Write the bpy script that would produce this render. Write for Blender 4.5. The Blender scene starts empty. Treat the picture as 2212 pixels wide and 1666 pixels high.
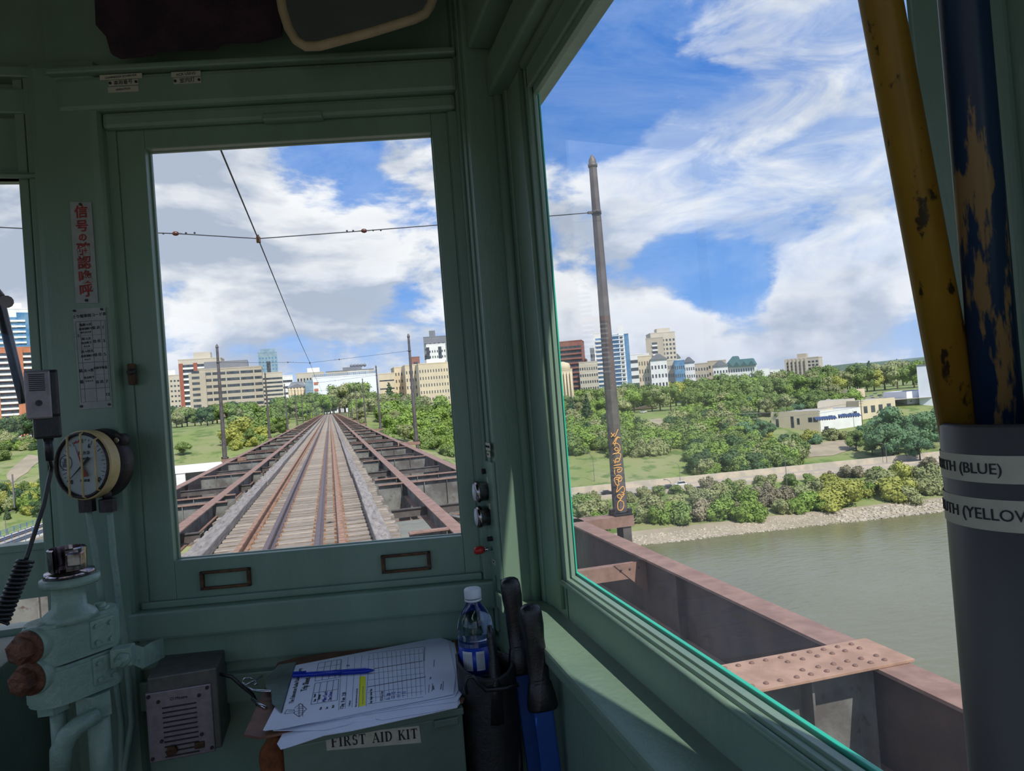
import bpy, bmesh, math, random
from mathutils import Vector, Matrix
C = bpy.context.scene
COL = C.collection
rnd = random.Random(7)
PI = math.pi
# ---------------------------------------------------------------- camera
W, H, FPX = 2212, 1666, 1560.0
rho, pit, yaw = math.radians(4.46), math.radians(0.82), math.radians(14.28)
FW = Vector((math.sin(yaw)*math.cos(pit), math.cos(yaw)*math.cos(pit), math.sin(pit)))
R0 = Vector((math.cos(yaw), -math.sin(yaw), 0)); U0 = R0.cross(FW)
IX = R0*math.cos(rho) - U0*math.sin(rho); IY = R0*math.sin(rho) + U0*math.cos(rho)
EYE = Vector((0, 0, 1.81))
cam_data = bpy.data.cameras.new('camera'); cam = bpy.data.objects.new('camera', cam_data); COL.objects.link(cam)
cam_data.sensor_width = 36; cam_data.lens = 36*FPX/W; cam_data.clip_start = 0.02; cam_data.clip_end = 9000
cam.matrix_world = Matrix(((IX.x, IY.x, -FW.x, EYE.x), (IX.y, IY.y, -FW.y, EYE.y), (IX.z, IY.z, -FW.z, EYE.z), (0, 0, 0, 1)))
C.camera = cam
C.view_settings.view_transform = 'Standard'; C.view_settings.look = 'None'
C.view_settings.exposure = 0.16; C.view_settings.gamma = 1.0; C.view_settings.use_curve_mapping = False
def ray(x, y):
    return FW + IX*((x-W/2)/FPX) - IY*((y-H/2)/FPX)
def Pz(x, y, z): d = ray(x, y); return EYE + d*((z-EYE.z)/d.z)
def Px(x, y, X): d = ray(x, y); return EYE + d*(X/d.x)
def Py(x, y, Y): d = ray(x, y); return EYE + d*(Y/d.y)
def Pd(x, y, D): return EYE + ray(x, y)*D
FA = math.radians(11.3)                      # the driver's window panel is angled back from the track square
FO = Vector((.30, 1.58, 0)); FDIR = Vector((math.cos(FA), -math.sin(FA), 0)); FIN = Vector((-math.sin(FA), -math.cos(FA), 0))
def Pf(x, y, t=0.0):                         # a point of the angled front panel, t metres inside of it
    d = ray(x, y); p0 = FO + FIN*t; return EYE + d*((p0-EYE).dot(FIN)/d.dot(FIN))
# ---------------------------------------------------------------- world: sky with clouds
def spot_dir(x, y): return ray(x, y).normalized()
wd = bpy.data.worlds.new('sky'); C.world = wd; wd.use_nodes = True
nt = wd.node_tree; nt.nodes.clear()
def N(t, **k):
    n = nt.nodes.new(t)
    for a, b in k.items(): setattr(n, a, b)
    return n
def L(a, b): nt.links.new(a, b)
def M_(op, a, b=None, clamp=False):
    n = N('ShaderNodeMath', operation=op); n.use_clamp = clamp
    for i, v in enumerate((a, b)):
        if v is None: continue
        if isinstance(v, (int, float)): n.inputs[i].default_value = v
        else: L(v, n.inputs[i])
    return n.outputs[0]
def VM(op, a, b):
    n = N('ShaderNodeVectorMath', operation=op)
    for i, v in enumerate((a, b)):
        if isinstance(v, (tuple, Vector)): n.inputs[i].default_value = tuple(v)
        else: L(v, n.inputs[i])
    return n
def mixc(f, a, b):
    n = N('ShaderNodeMix', data_type='RGBA')
    if isinstance(f, (int, float)): n.inputs[0].default_value = f
    else: L(f, n.inputs[0])
    for i, v in ((6, a), (7, b)):
        if isinstance(v, tuple): n.inputs[i].default_value = (*v, 1)
        else: L(v, n.inputs[i])
    return n.outputs[2]
tc = N('ShaderNodeTexCoord'); DIR = tc.outputs['Generated']
sep = N('ShaderNodeSeparateXYZ'); L(DIR, sep.inputs[0]); dz = sep.outputs[2]
blue = mixc(M_('MULTIPLY', dz, 2.6, True), (.20, .42, .84), (.055, .215, .66))
blue = mixc(M_('SUBTRACT', 1.0, M_('MULTIPLY', dz, 9.0, True), True), blue, (.42, .55, .80))
pv = VM('MULTIPLY', DIR, (1.0, 1.0, 2.1)).outputs[0]
def noise(vec, scale, detail, rough=.55, dist=0.0):
    n = N('ShaderNodeTexNoise'); n.inputs['Scale'].default_value = scale; n.inputs['Detail'].default_value = detail
    n.inputs['Roughness'].default_value = rough; n.inputs['Distortion'].default_value = dist; L(vec, n.inputs['Vector']); return n.outputs[0]
n1 = noise(pv, 3.6, 9, .56, .25)
n1b = noise(VM('ADD', pv, (.012, -.03, .10)).outputs[0], 3.6, 5, .5, .25)
n2 = noise(VM('ADD', pv, (3.1, 1.7, .4)).outputs[0], 10.0, 8, .6, .3)
# directions in which the real sky was more open (negative) or more clouded (positive)
SPOTS = [(700, 345, 5.0, -.22), (600, 330, 3.0, -.10), (905, 330, 3.5, .20), (430, 330, 6, .12), (560, 470, 7, .10), (900, 460, 5, .12), (380, 430, 7, .16), (430, 700, 9, .12), (700, 560, 6, .14), (850, 590, 2.5, -.12), (620, 690, 2.5, -.08),
         (1250, 110, 8, -.30), (1430, 10, 7, -.18), (1220, 290, 5, -.20), (1600, 200, 8, .07), (1750, 80, 7, .03), (1480, 330, 6, .10), (1650, 420, 8, .16), (1800, 330, 8, .14), (1430, 490, 5, .10), (1240, 430, 5, .06),
         (1560, 570, 4, -.24), (1450, 600, 3.5, -.18), (1740, 545, 3, -.18), (1620, 640, 3, -.16), (1640, 480, 3, .12), (1460, 530, 3, -.16), (1850, 640, 5, .20), (1420, 680, 3.5, .14), (1350, 620, 2, .08), (1750, 740, 6, .10), (1500, 720, 5, .08), (1240, 700, 4, .14), (700, 750, 9, .10), (0, 480, 9, .30), (-100, 300, 10, .2)]
bias = None
for (x, y, rd, amp) in SPOTS:
    d = VM('DOT_PRODUCT', DIR, spot_dir(x, y)).outputs[1]
    c0 = math.cos(math.radians(rd))
    mr = N('ShaderNodeMapRange'); mr.interpolation_type = 'SMOOTHERSTEP'
    L(d, mr.inputs[0]); mr.inputs[1].default_value = math.cos(math.radians(rd*1.25)); mr.inputs[2].default_value = 1.0
    mr.inputs[3].default_value = 0; mr.inputs[4].default_value = amp
    bias = mr.outputs[0] if bias is None else M_('ADD', bias, mr.outputs[0])
dens = M_('ADD', M_('ADD', M_('ADD', M_('MULTIPLY', M_('SUBTRACT', n1, .5), 1.25), .5), M_('MULTIPLY', bias, .62)), M_('MULTIPLY', M_('SUBTRACT', n2, .5), .58))
mr = N('ShaderNodeMapRange'); mr.interpolation_type = 'SMOOTHSTEP'; L(dens, mr.inputs[0]); mr.inputs[1].default_value = .43; mr.inputs[2].default_value = .60
cover = mr.outputs[0]
lit = M_('ADD', M_('MULTIPLY', M_('SUBTRACT', n1, n1b), 8.0), .60, True)          # tops of the billows catch the light
lit = M_('ADD', M_('MULTIPLY', M_('SUBTRACT', n2, .5), 1.1), lit, True)
thick = M_('MULTIPLY', M_('SUBTRACT', dens, .60), 3.0, True)
lit = M_('SUBTRACT', lit, M_('MULTIPLY', thick, .34), True)
cloud = mixc(lit, (.43, .49, .60), (.93, .935, .95))
cloud = mixc(M_('MULTIPLY', M_('SUBTRACT', 1.0, M_('MULTIPLY', dz, 7.0, True), True), .62), cloud, (.50, .57, .74))
n3 = noise(VM('MULTIPLY', VM('ADD', DIR, (.3, 5.0, 1.0)).outputs[0], (1.2, 1.0, 3.0)).outputs[0], 2.3, 10, .68, .8)
veil = M_('MULTIPLY', M_('SUBTRACT', n3, .36), 2.3, True)
blue = mixc(M_('MULTIPLY', veil, .62), blue, (.52, .66, .90))
hd = VM('DOT_PRODUCT', DIR, spot_dir(1680, 120)).outputs[1]      # high thin streaky cloud on the right
hk = N('ShaderNodeMapRange'); hk.interpolation_type = 'SMOOTHSTEP'; L(hd, hk.inputs[0]); hk.inputs[1].default_value = math.cos(math.radians(19)); hk.inputs[2].default_value = math.cos(math.radians(8))
n4 = noise(VM('MULTIPLY', DIR, (1.0, 1.6, 3.4)).outputs[0], 5.5, 10, .62, .9)
wisp = M_('MULTIPLY', M_('SUBTRACT', n4, .40), 4.2, True)
cover = M_('MULTIPLY', cover, M_('SUBTRACT', 1.0, M_('MULTIPLY', hk.outputs[0], M_('MULTIPLY', M_('SUBTRACT', 1.0, wisp), .72))))
cloud = mixc(M_('MULTIPLY', hk.outputs[0], .55), cloud, (.80, .85, .94))
skyc = mixc(M_('MULTIPLY', cover, .96), blue, cloud)
skyc = mixc(M_('GREATER_THAN', dz, -.005), (.16, .17, .12), skyc)
bg = N('ShaderNodeBackground'); L(skyc, bg.inputs[0]); bg.inputs[1].default_value = 1.0
wo = N('ShaderNodeOutputWorld'); L(bg.outputs[0], wo.inputs[0])
# ---------------------------------------------------------------- sun: behind and a little to the right, high
sd = bpy.data.lights.new('sun', 'SUN'); sd.energy = 4.2; sd.angle = math.radians(.6); sd.color = (1, .95, .86)
sun = bpy.data.objects.new('sun', sd); COL.objects.link(sun)
az, el = math.radians(12), math.radians(50)
sun.rotation_euler = Vector((math.sin(az)*math.cos(el), -math.cos(az)*math.cos(el), math.sin(el))).to_track_quat('Z', 'Y').to_euler()
sun.location = (0, 0, 60)
# ---------------------------------------------------------------- mesh helpers
class MB:
    def __init__(s): s.bm = bmesh.new()
    def _t(s, vs, M):
        if M is not None: bmesh.ops.transform(s.bm, matrix=M, verts=vs)
    def box(s, a, b, bev=0.0, M=None, seg=2):
        x0, y0, z0 = (min(a[i], b[i]) for i in range(3)); x1, y1, z1 = (max(a[i], b[i]) for i in range(3))
        vs = [s.bm.verts.new(p) for p in ((x0,y0,z0),(x1,y0,z0),(x1,y1,z0),(x0,y1,z0),(x0,y0,z1),(x1,y0,z1),(x1,y1,z1),(x0,y1,z1))]
        fs = [s.bm.faces.new([vs[i] for i in q]) for q in ((3,2,1,0),(4,5,6,7),(0,1,5,4),(1,2,6,5),(2,3,7,6),(3,0,4,7))]
        s._t(vs, M)
        if bev > 0:
            es = list({e for f in fs for e in f.edges})
            bmesh.ops.bevel(s.bm, geom=es, offset=bev, segments=seg, affect='EDGES', profile=.6)
        return s
    def cyl(s, p0, p1, r0, r1=None, seg=16, cap=True):
        p0, p1 = Vector(p0), Vector(p1); r1 = r0 if r1 is None else r1
        d = (p1-p0).normalized(); a = d.orthogonal().normalized(); b = d.cross(a)
        A = [s.bm.verts.new(p0+(a*math.cos(t)+b*math.sin(t))*r0) for t in (2*PI*i/seg for i in range(seg))]
        B = [s.bm.verts.new(p1+(a*math.cos(t)+b*math.sin(t))*r1) for t in (2*PI*i/seg for i in range(seg))]
        for i in range(seg):
            f = s.bm.faces.new((A[i], A[(i+1)%seg], B[(i+1)%seg], B[i])); f.smooth = seg > 8
        if cap: s.bm.faces.new(A[::-1]); s.bm.faces.new(B)
        return s
    def tube(s, pts, r, seg=8, closed=False):
        pts = [Vector(p) for p in pts]; n = len(pts); rings = []; up = None
        rs = r if isinstance(r, (list, tuple)) else [r]*n
        for i, p in enumerate(pts):
            if closed: d = (pts[(i+1)%n]-pts[i-1])
            else: d = pts[min(i+1, n-1)]-pts[max(i-1, 0)]
            d.normalize()
            up = d.orthogonal().normalized() if up is None else (up-d*up.dot(d)).normalized()
            b = d.cross(up)
            rings.append([s.bm.verts.new(p+(up*math.cos(t)+b*math.sin(t))*rs[i]) for t in (2*PI*k/seg for k in range(seg))])
        for i in range(n if closed else n-1):
            A, B = rings[i], rings[(i+1)%n]
            for k in range(seg):
                f = s.bm.faces.new((A[k], A[(k+1)%seg], B[(k+1)%seg], B[k])); f.smooth = True
        if not closed: s.bm.faces.new(rings[0][::-1]); s.bm.faces.new(rings[-1])
        return s
    def prism(s, pts, vec):
        """closed outline of 3-D points, thickened along vec"""
        vec = Vector(vec); A = [s.bm.verts.new(Vector(p)) for p in pts]; B = [s.bm.verts.new(Vector(p)+vec) for p in pts]
        fs = [s.bm.faces.new(A), s.bm.faces.new(B[::-1])]
        n = len(pts)
        for i in range(n): fs.append(s.bm.faces.new((A[(i+1)%n], A[i], B[i], B[(i+1)%n])))
        bmesh.ops.recalc_face_normals(s.bm, faces=fs); return s
    def lathe(s, prof, base=(0,0,0), axis=(0,0,1), seg=24):
        base = Vector(base); d = Vector(axis).normalized(); a = d.orthogonal().normalized(); b = d.cross(a); rings = []
        for (r, h) in prof:
            rings.append([s.bm.verts.new(base+d*h+(a*math.cos(t)+b*math.sin(t))*max(r, 1e-5)) for t in (2*PI*k/seg for k in range(seg))])
        for A, B in zip(rings, rings[1:]):
            for k in range(seg):
                f = s.bm.faces.new((A[k], A[(k+1)%seg], B[(k+1)%seg], B[k])); f.smooth = True
        s.bm.faces.new(rings[0][::-1]); s.bm.faces.new(rings[-1]); return s
    def ball(s, c, r, sub=1, sc=(1,1,1)):
        g = bmesh.ops.create_icosphere(s.bm, subdivisions=sub, radius=r)
        bmesh.ops.transform(s.bm, matrix=Matrix.Translation(Vector(c)) @ Matrix.Diagonal((*sc, 1)), verts=g['verts'])
        for v in g['verts']:
            for f in v.link_faces: f.smooth = True
        return s
    def line(s, p, q, w, h, nrm=(0,0,1)):
        """thin flat bar from p to q lying on a surface with normal nrm"""
        p, q, nrm = Vector(p), Vector(q), Vector(nrm).normalized(); side = (q-p).cross(nrm).normalized()*w/2
        return s.prism([p-side, q-side, q+side, p+side], nrm*h)
    def mesh(s, name):
        me = bpy.data.meshes.new(name); s.bm.to_mesh(me); s.bm.free(); return me
    def build(s, name, mat, parent=None, loc=(0,0,0), rz=0.0):
        me = s.mesh(name); me.materials.append(mat); return link(name, me, parent, loc, rz)
def link(name, me, parent=None, loc=(0,0,0), rz=0.0):
    o = bpy.data.objects.new(name, me); COL.objects.link(o); o.parent = parent; o.location = loc; o.rotation_euler = (0, 0, rz); return o
def tag(o, label=None, cat=None, group=None, kind=None):
    if label: o['label'] = label
    if cat: o['category'] = cat
    if group: o['group'] = group
    if kind: o['kind'] = kind
    return o
def thing(name, label, cat, loc=(0,0,0), rz=0.0, group=None):
    o = bpy.data.objects.new(name, None); COL.objects.link(o); o.location = loc; o.rotation_euler = (0, 0, rz); o.empty_display_size = .1
    return tag(o, label, cat, group)
def struct(mb, name, mat, **k):
    return tag(mb.build(name, mat, **k), kind='structure')
KIDS = {}
def dup(root, loc, rz=0.0, sc=None, label=None, group=None):
    r = root.copy(); COL.objects.link(r); r.location = loc; r.rotation_euler = (0, 0, rz)
    if sc: r.scale = sc
    if label: r['label'] = label
    if group: r['group'] = group
    if root.name not in KIDS: KIDS[root.name] = [(o, list(o.children)) for o in root.children]
    for ch, gs in KIDS[root.name]:
        c = ch.copy(); COL.objects.link(c); c.parent = r
        for g in gs:
            d = g.copy(); COL.objects.link(d); d.parent = c
    return r
FACET = dict(loc=(FO.x, FO.y, 0), rz=-FA)     # local axes of the angled panel: x along, -y inwards
def fl(s_, t, z): return (s_, -t, z)
def floc(P):                                   # world point -> panel coordinates
    q = Vector(P)-FO; return Vector((q.dot(FDIR), -q.dot(FIN), P[2]))
TXT = {}
def text_mesh(s_, size, bold=0.0, align='CENTER', depth=0.0004):
    cu = bpy.data.curves.new('lettering', 'FONT'); cu.body = s_; cu.size = size; cu.align_x = align; cu.align_y = 'CENTER'; cu.extrude = depth; cu.offset = bold; cu.resolution_u = 3
    o = bpy.data.objects.new('tmp', cu); COL.objects.link(o)
    bpy.context.view_layer.update()
    me = bpy.data.meshes.new_from_object(o.evaluated_get(bpy.context.evaluated_depsgraph_get()))
    bpy.data.objects.remove(o); me.name = 'lettering'; return me
def text(s_, size, mat, parent, M, name='lettering', bold=0.0, align='CENTER', depth=.0004):
    me = text_mesh(s_, size, bold, align, depth); me.transform(M); me.materials.clear(); me.materials.append(mat)
    return link(name, me, parent)
def frame(o, x, y):                            # matrix from origin and two in-plane axes
    x = Vector(x).normalized(); y = Vector(y); y = (y-x*y.dot(x)).normalized(); z = x.cross(y); o = Vector(o)
    return Matrix(((x.x, y.x, z.x, o.x), (x.y, y.y, z.y, o.y), (x.z, y.z, z.z, o.z), (0, 0, 0, 1)))
# ---------------------------------------------------------------- materials
def mat(name, col, rough=.6, metal=0.0, col2=None, scale=4.0, bump=0.0, bscale=None, contrast=(.4, .6), detail=5, coord='Object', spec=.5, col3=None, scale3=None, c3=(.6,.7), stretch=None, trans=0.0, vary=0.0, alpha=1.0, coat=0.0):
    m = bpy.data.materials.new(name); m.use_nodes = True; t = m.node_tree; b = t.nodes['Principled BSDF']
    b.inputs['Roughness'].default_value = rough; b.inputs['Metallic'].default_value = metal; b.inputs['Base Color'].default_value = (*col, 1)
    b.inputs['Specular IOR Level'].default_value = spec; b.inputs['Coat Weight'].default_value = coat
    if trans: b.inputs['Transmission Weight'].default_value = trans
    if alpha < 1: b.inputs['Alpha'].default_value = alpha
    tcn = t.nodes.new('ShaderNodeTexCoord'); vec = tcn.outputs[coord]
    if stretch:
        mp = t.nodes.new('ShaderNodeMapping'); mp.inputs['Scale'].default_value = stretch; t.links.new(vec, mp.inputs[0]); vec = mp.outputs[0]
    def nz(sc, dt):
        n = t.nodes.new('ShaderNodeTexNoise'); n.inputs['Scale'].default_value = sc; n.inputs['Detail'].default_value = dt; n.inputs['Roughness'].default_value = .6; t.links.new(vec, n.inputs['Vector']); return n.outputs[0]
    last = None
    def mixin(a, bcol, sc, cr, dt):
        r = t.nodes.new('ShaderNodeMapRange'); r.inputs[1].default_value, r.inputs[2].default_value = cr; t.links.new(nz(sc, dt), r.inputs[0])
        x = t.nodes.new('ShaderNodeMix'); x.data_type = 'RGBA'; t.links.new(r.outputs[0], x.inputs[0])
        if isinstance(a, tuple): x.inputs[6].default_value = (*a, 1)
        else: t.links.new(a, x.inputs[6])
        x.inputs[7].default_value = (*bcol, 1); return x.outputs[2]
    if col2: last = mixin(col, col2, scale, contrast, detail)
    if col3: last = mixin(last or col, col3, scale3 or scale*3, c3, 6)
    if vary:
        oi = t.nodes.new('ShaderNodeObjectInfo'); hs = t.nodes.new('ShaderNodeHueSaturation')
        r = t.nodes.new('ShaderNodeMapRange'); r.inputs[3].default_value = 1-vary; r.inputs[4].default_value = 1+vary; t.links.new(oi.outputs['Random'], r.inputs[0]); t.links.new(r.outputs[0], hs.inputs['Value'])
        if last: t.links.new(last, hs.inputs['Color'])
        else: hs.inputs['Color'].default_value = (*col, 1)
        last = hs.outputs[0]
    if last: t.links.new(last, b.inputs['Base Color'])
    if bump:
        bn = t.nodes.new('ShaderNodeBump'); bn.inputs['Strength'].default_value = bump; bn.inputs['Distance'].default_value = .02
        t.links.new(nz(bscale or scale*4, 6), bn.inputs['Height']); t.links.new(bn.outputs[0], b.inputs['Normal'])
    return m
M = {}
M['green'] = mat('green_paint', (.205,.305,.225), .38, col2=(.175,.265,.195), scale=5, bump=.12, bscale=60, col3=(.20,.27,.20), scale3=26, c3=(.66,.74), stretch=(1,1,.35))
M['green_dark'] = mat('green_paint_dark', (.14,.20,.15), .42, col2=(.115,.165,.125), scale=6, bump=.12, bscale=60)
M['green_bright'] = mat('bright_green_outer_paint', (.0,.46,.30), .4, col2=(.0,.42,.27), scale=5)
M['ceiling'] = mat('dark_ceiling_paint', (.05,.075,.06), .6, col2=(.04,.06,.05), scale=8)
M['valve'] = mat('valve_enamel', (.27,.38,.30), .30, col2=(.22,.325,.26), scale=14, bump=.25, bscale=60, col3=(.13,.12,.08), scale3=30, c3=(.68,.76))
M['rustnut'] = mat('rusty_brass', (.22,.09,.045), .5, .3, col2=(.10,.04,.02), scale=40, bump=.5, bscale=120)
M['chrome'] = mat('worn_chrome', (.45,.40,.42), .18, 1.0, col2=(.18,.12,.12), scale=50)
M['black'] = mat('black_plastic', (.012,.012,.014), .32, col2=(.02,.02,.022), scale=60, bump=.1)
M['rubber'] = mat('black_rubber_grip', (.009,.009,.011), .27, col2=(.016,.016,.019), scale=80, bump=.12, bscale=260)
M['leather'] = mat('black_leather', (.013,.012,.013), .5, col2=(.022,.02,.021), scale=40, bump=.2, bscale=160)
M['plate_rust'] = mat('orange_rust_plate', (.40,.245,.17), .7, col2=(.31,.185,.125), scale=6, bump=.15, bscale=60, col3=(.5,.40,.34), scale3=50, c3=(.68,.75))
M['rivet'] = mat('rivet_heads', (.20,.11,.08), .6, col2=(.15,.08,.06), scale=60)
M['blue'] = mat('blue_enamel', (.01,.07,.30), .35, col2=(.008,.055,.24), scale=15)
M['pen'] = mat('blue_pen_plastic', (.005,.03,.42), .25, col2=(.004,.025,.34), scale=60)
M['paper'] = mat('white_paper', (.74,.78,.90), .8, col2=(.70,.74,.86), scale=20, bump=.03)
M['ink'] = mat('grey_print', (.16,.16,.20), .8)
M['inkblue'] = mat('blue_handwriting', (.03,.03,.30), .8)
M['yellowmark'] = mat('yellow_highlight', (.80,.80,.02), .8)
M['board'] = mat('brown_hardboard', (.22,.105,.06), .6, col2=(.16,.075,.045), scale=30)
M['steel'] = mat('clip_steel', (.62,.64,.68), .22, 1.0, col2=(.5,.5,.54), scale=30)
M['alu'] = mat('aluminium_panel', (.30,.26,.28), .45, .6, col2=(.24,.21,.23), scale=60)
M['alubox'] = mat('grey_sheet_steel', (.13,.13,.12), .45, .4, col2=(.10,.10,.09), scale=40)
M['plate'] = mat('enamel_sign_white', (.36,.37,.35), .5, col2=(.30,.32,.30), scale=30, col3=(.10,.14,.11), scale3=120, c3=(.68,.75))
M['red'] = mat('red_lettering', (.34,.035,.025), .6, col2=(.22,.02,.02), scale=60)
M['redknob'] = mat('red_plastic', (.50,.02,.015), .3, col2=(.42,.015,.012), scale=60)
M['darkink'] = mat('black_lettering', (.02,.02,.025), .7)
M['cream'] = mat('cream_label', (.55,.50,.38), .6, col2=(.45,.42,.32), scale=60)
M['creampaint'] = mat('cream_painted_rim', (.62,.47,.22), .45, col2=(.52,.38,.17), scale=30)
M['brass'] = mat('tarnished_brass', (.14,.07,.03), .5, .5, col2=(.07,.035,.018), scale=60, bump=.2)
M['darkmetal'] = mat('dark_metal', (.05,.04,.042), .45, .5, col2=(.03,.025,.025), scale=40, bump=.2)
M['dial'] = mat('dial_face', (.46,.50,.48), .5, col2=(.40,.44,.42), scale=20)
M['cream_frame'] = mat('mirror_rim', (.50,.38,.24), .6, col2=(.42,.32,.2), scale=20)
M['mirror'] = mat('mirror_glass', (.6,.6,.6), .04, 1.0)
M['cloth_dark'] = mat('dark_blind_cloth', (.05,.022,.04), .9, col2=(.022,.014,.02), scale=12, bump=.3, bscale=90)
M['orange'] = mat('orange_brown_cloth', (.30,.09,.02), .9, col2=(.14,.04,.012), scale=30, bump=.6, bscale=80)
M['pvc'] = mat('grey_pvc', (.075,.07,.073), .42, col2=(.062,.058,.06), scale=6)
M['tape'] = mat('white_label_tape', (.50,.47,.38), .55, col2=(.45,.43,.35), scale=90)
M['yellow'] = mat('worn_yellow_paint', (.30,.165,.012), .38, col2=(.22,.115,.012), scale=14, col3=(.035,.02,.008), scale3=95, c3=(.585,.63), stretch=(1,1,.5))
M['bluepole'] = mat('worn_blue_paint', (.008,.03,.075), .35, col2=(.006,.02,.05), scale=12, col3=(.24,.15,.06), scale3=62, c3=(.565,.60), stretch=(1,1,.2))
M['waterbottle'] = mat('bottle_plastic', (.62,.78,.95), .06, trans=1.0)
M['bottlelabel'] = mat('bottle_label_blue', (.01,.05,.40), .35)
M['white'] = mat('white_plastic', (.62,.66,.70), .4)
M['white_bldg'] = mat('white_render', (.80,.80,.78), .7, col2=(.72,.73,.72), scale=.2)
M['wood'] = mat('weathered_timber', (.32,.27,.225), .85, col2=(.20,.165,.14), scale=9, contrast=(.35,.65), bump=.5, bscale=30, col3=(.42,.37,.32), scale3=25, c3=(.5,.72), stretch=(.25,1.6,1.6), vary=.18)
M['guard'] = mat('guard_timber_grey', (.29,.26,.24), .85, col2=(.18,.16,.15), scale=9, bump=.5, bscale=30, stretch=(1.6,.2,1.6), vary=.12)
M['rail_rust'] = mat('rusty_rail', (.42,.24,.15), .55, .2, col2=(.24,.12,.07), scale=8, bump=.15)
M['rail_dark'] = mat('dull_rail', (.16,.115,.12), .5, .4, col2=(.12,.085,.09), scale=8, bump=.15)
M['steel_rust'] = mat('rust_brown_steel', (.29,.175,.135), .7, col2=(.215,.125,.095), scale=5, bump=.15, bscale=50, col3=(.40,.30,.26), scale3=34, c3=(.66,.74))
M['steel_web'] = mat('weathered_steel_web', (.20,.205,.195), .7, col2=(.10,.09,.085), scale=2.2, contrast=(.4,.62), bump=.15, bscale=50, col3=(.09,.055,.045), scale3=7, c3=(.58,.68))
M['girder_web'] = mat('brown_girder_web', (.13,.085,.075), .7, col2=(.085,.06,.058), scale=2.5, bump=.12, bscale=50)
M['pole'] = mat('dark_pole_steel', (.13,.115,.11), .55, .2, col2=(.09,.075,.072), scale=5, bump=.1)
M['wire'] = mat('copper_wire_dark', (.04,.045,.055), .6)
M['insulator'] = mat('brown_insulator', (.10,.035,.025), .3)
M['spray'] = mat('orange_spray_paint', (.85,.42,.10), .7)
M['asphalt'] = mat('road_asphalt', (.40,.345,.29), .9, col2=(.34,.30,.255), scale=.15)
M['deckroad'] = mat('lower_deck_asphalt', (.21,.215,.185), .9, col2=(.17,.175,.155), scale=.6)
M['concrete'] = mat('pale_concrete', (.55,.47,.36), .85, col2=(.42,.38,.31), scale=.3)
M['line'] = mat('road_paint', (.7,.68,.6), .8)
M['riprap'] = mat('riprap_stone', (.52,.46,.37), .9, col2=(.34,.30,.24), scale=.7, vary=.1)
M['glass_dark'] = mat('far_window_glass', (.035,.045,.055), .15, col2=(.08,.09,.10), scale=.4)
M['glass_blue'] = mat('blue_curtain_glass', (.05,.18,.36), .12, col2=(.16,.30,.44), scale=.12)
M['blueglass2'] = mat('pale_blue_glass', (.20,.30,.38), .15, col2=(.28,.37,.43), scale=.15)
M['beige'] = mat('beige_precast', (.46,.40,.315), .8, col2=(.42,.37,.29), scale=.1)
M['beige2'] = mat('pale_beige_render', (.55,.50,.41), .8, col2=(.50,.46,.38), scale=.1)
M['creambldg'] = mat('cream_brick', (.66,.56,.39), .8, col2=(.58,.50,.36), scale=.1)
M['redbrick'] = mat('red_brick', (.35,.105,.06), .8, col2=(.29,.09,.055), scale=.2)
M['orangebrick'] = mat('orange_brick', (.52,.20,.10), .8, col2=(.46,.175,.09), scale=.2)
M['maroonbrick'] = mat('maroon_brick', (.30,.13,.10), .8, col2=(.25,.10,.08), scale=.2)
M['greywall'] = mat('grey_cladding', (.20,.21,.23), .7, col2=(.17,.18,.20), scale=.1)
M['whitewrap'] = mat('white_building_wrap', (.80,.83,.90), .7, col2=(.74,.78,.86), scale=.15)
M['bluetrim'] = mat('blue_railing', (.10,.22,.42), .5)
M['roofteal'] = mat('teal_roof', (.045,.12,.115), .6, col2=(.035,.10,.10), scale=.3)
M['roofgrey'] = mat('flat_roof_grey', (.42,.42,.42), .8, col2=(.36,.36,.37), scale=.2)
M['solar'] = mat('solar_cells', (.04,.07,.16), .2)
M['trunk'] = mat('tree_bark', (.11,.085,.06), .9)
M['rock_soil'] = mat('bare_soil', (.36,.30,.22), .95, col2=(.28,.24,.17), scale=.1)
def leafmat(name, c, d): return mat(name, c, .75, col2=d, scale=.6, contrast=(.35,.65), vary=.16, spec=.2)
LEAF = {'green': leafmat('foliage_green', (.18,.25,.075), (.13,.195,.055)), 'bright': leafmat('foliage_bright', (.22,.32,.07), (.16,.25,.05)),
        'olive': leafmat('foliage_olive', (.29,.31,.14), (.22,.25,.11)), 'dark': leafmat('foliage_dark', (.075,.13,.055), (.05,.095,.04)),
        'bluegreen': leafmat('foliage_bluegreen', (.125,.22,.11), (.08,.155,.075)), 'yellow': leafmat('foliage_yellow', (.37,.38,.09), (.25,.28,.06)), 'grey': leafmat('foliage_greybrown', (.28,.25,.16), (.20,.18,.12)), 'pink': leafmat('foliage_pink', (.42,.25,.22), (.30,.18,.15))}
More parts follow.
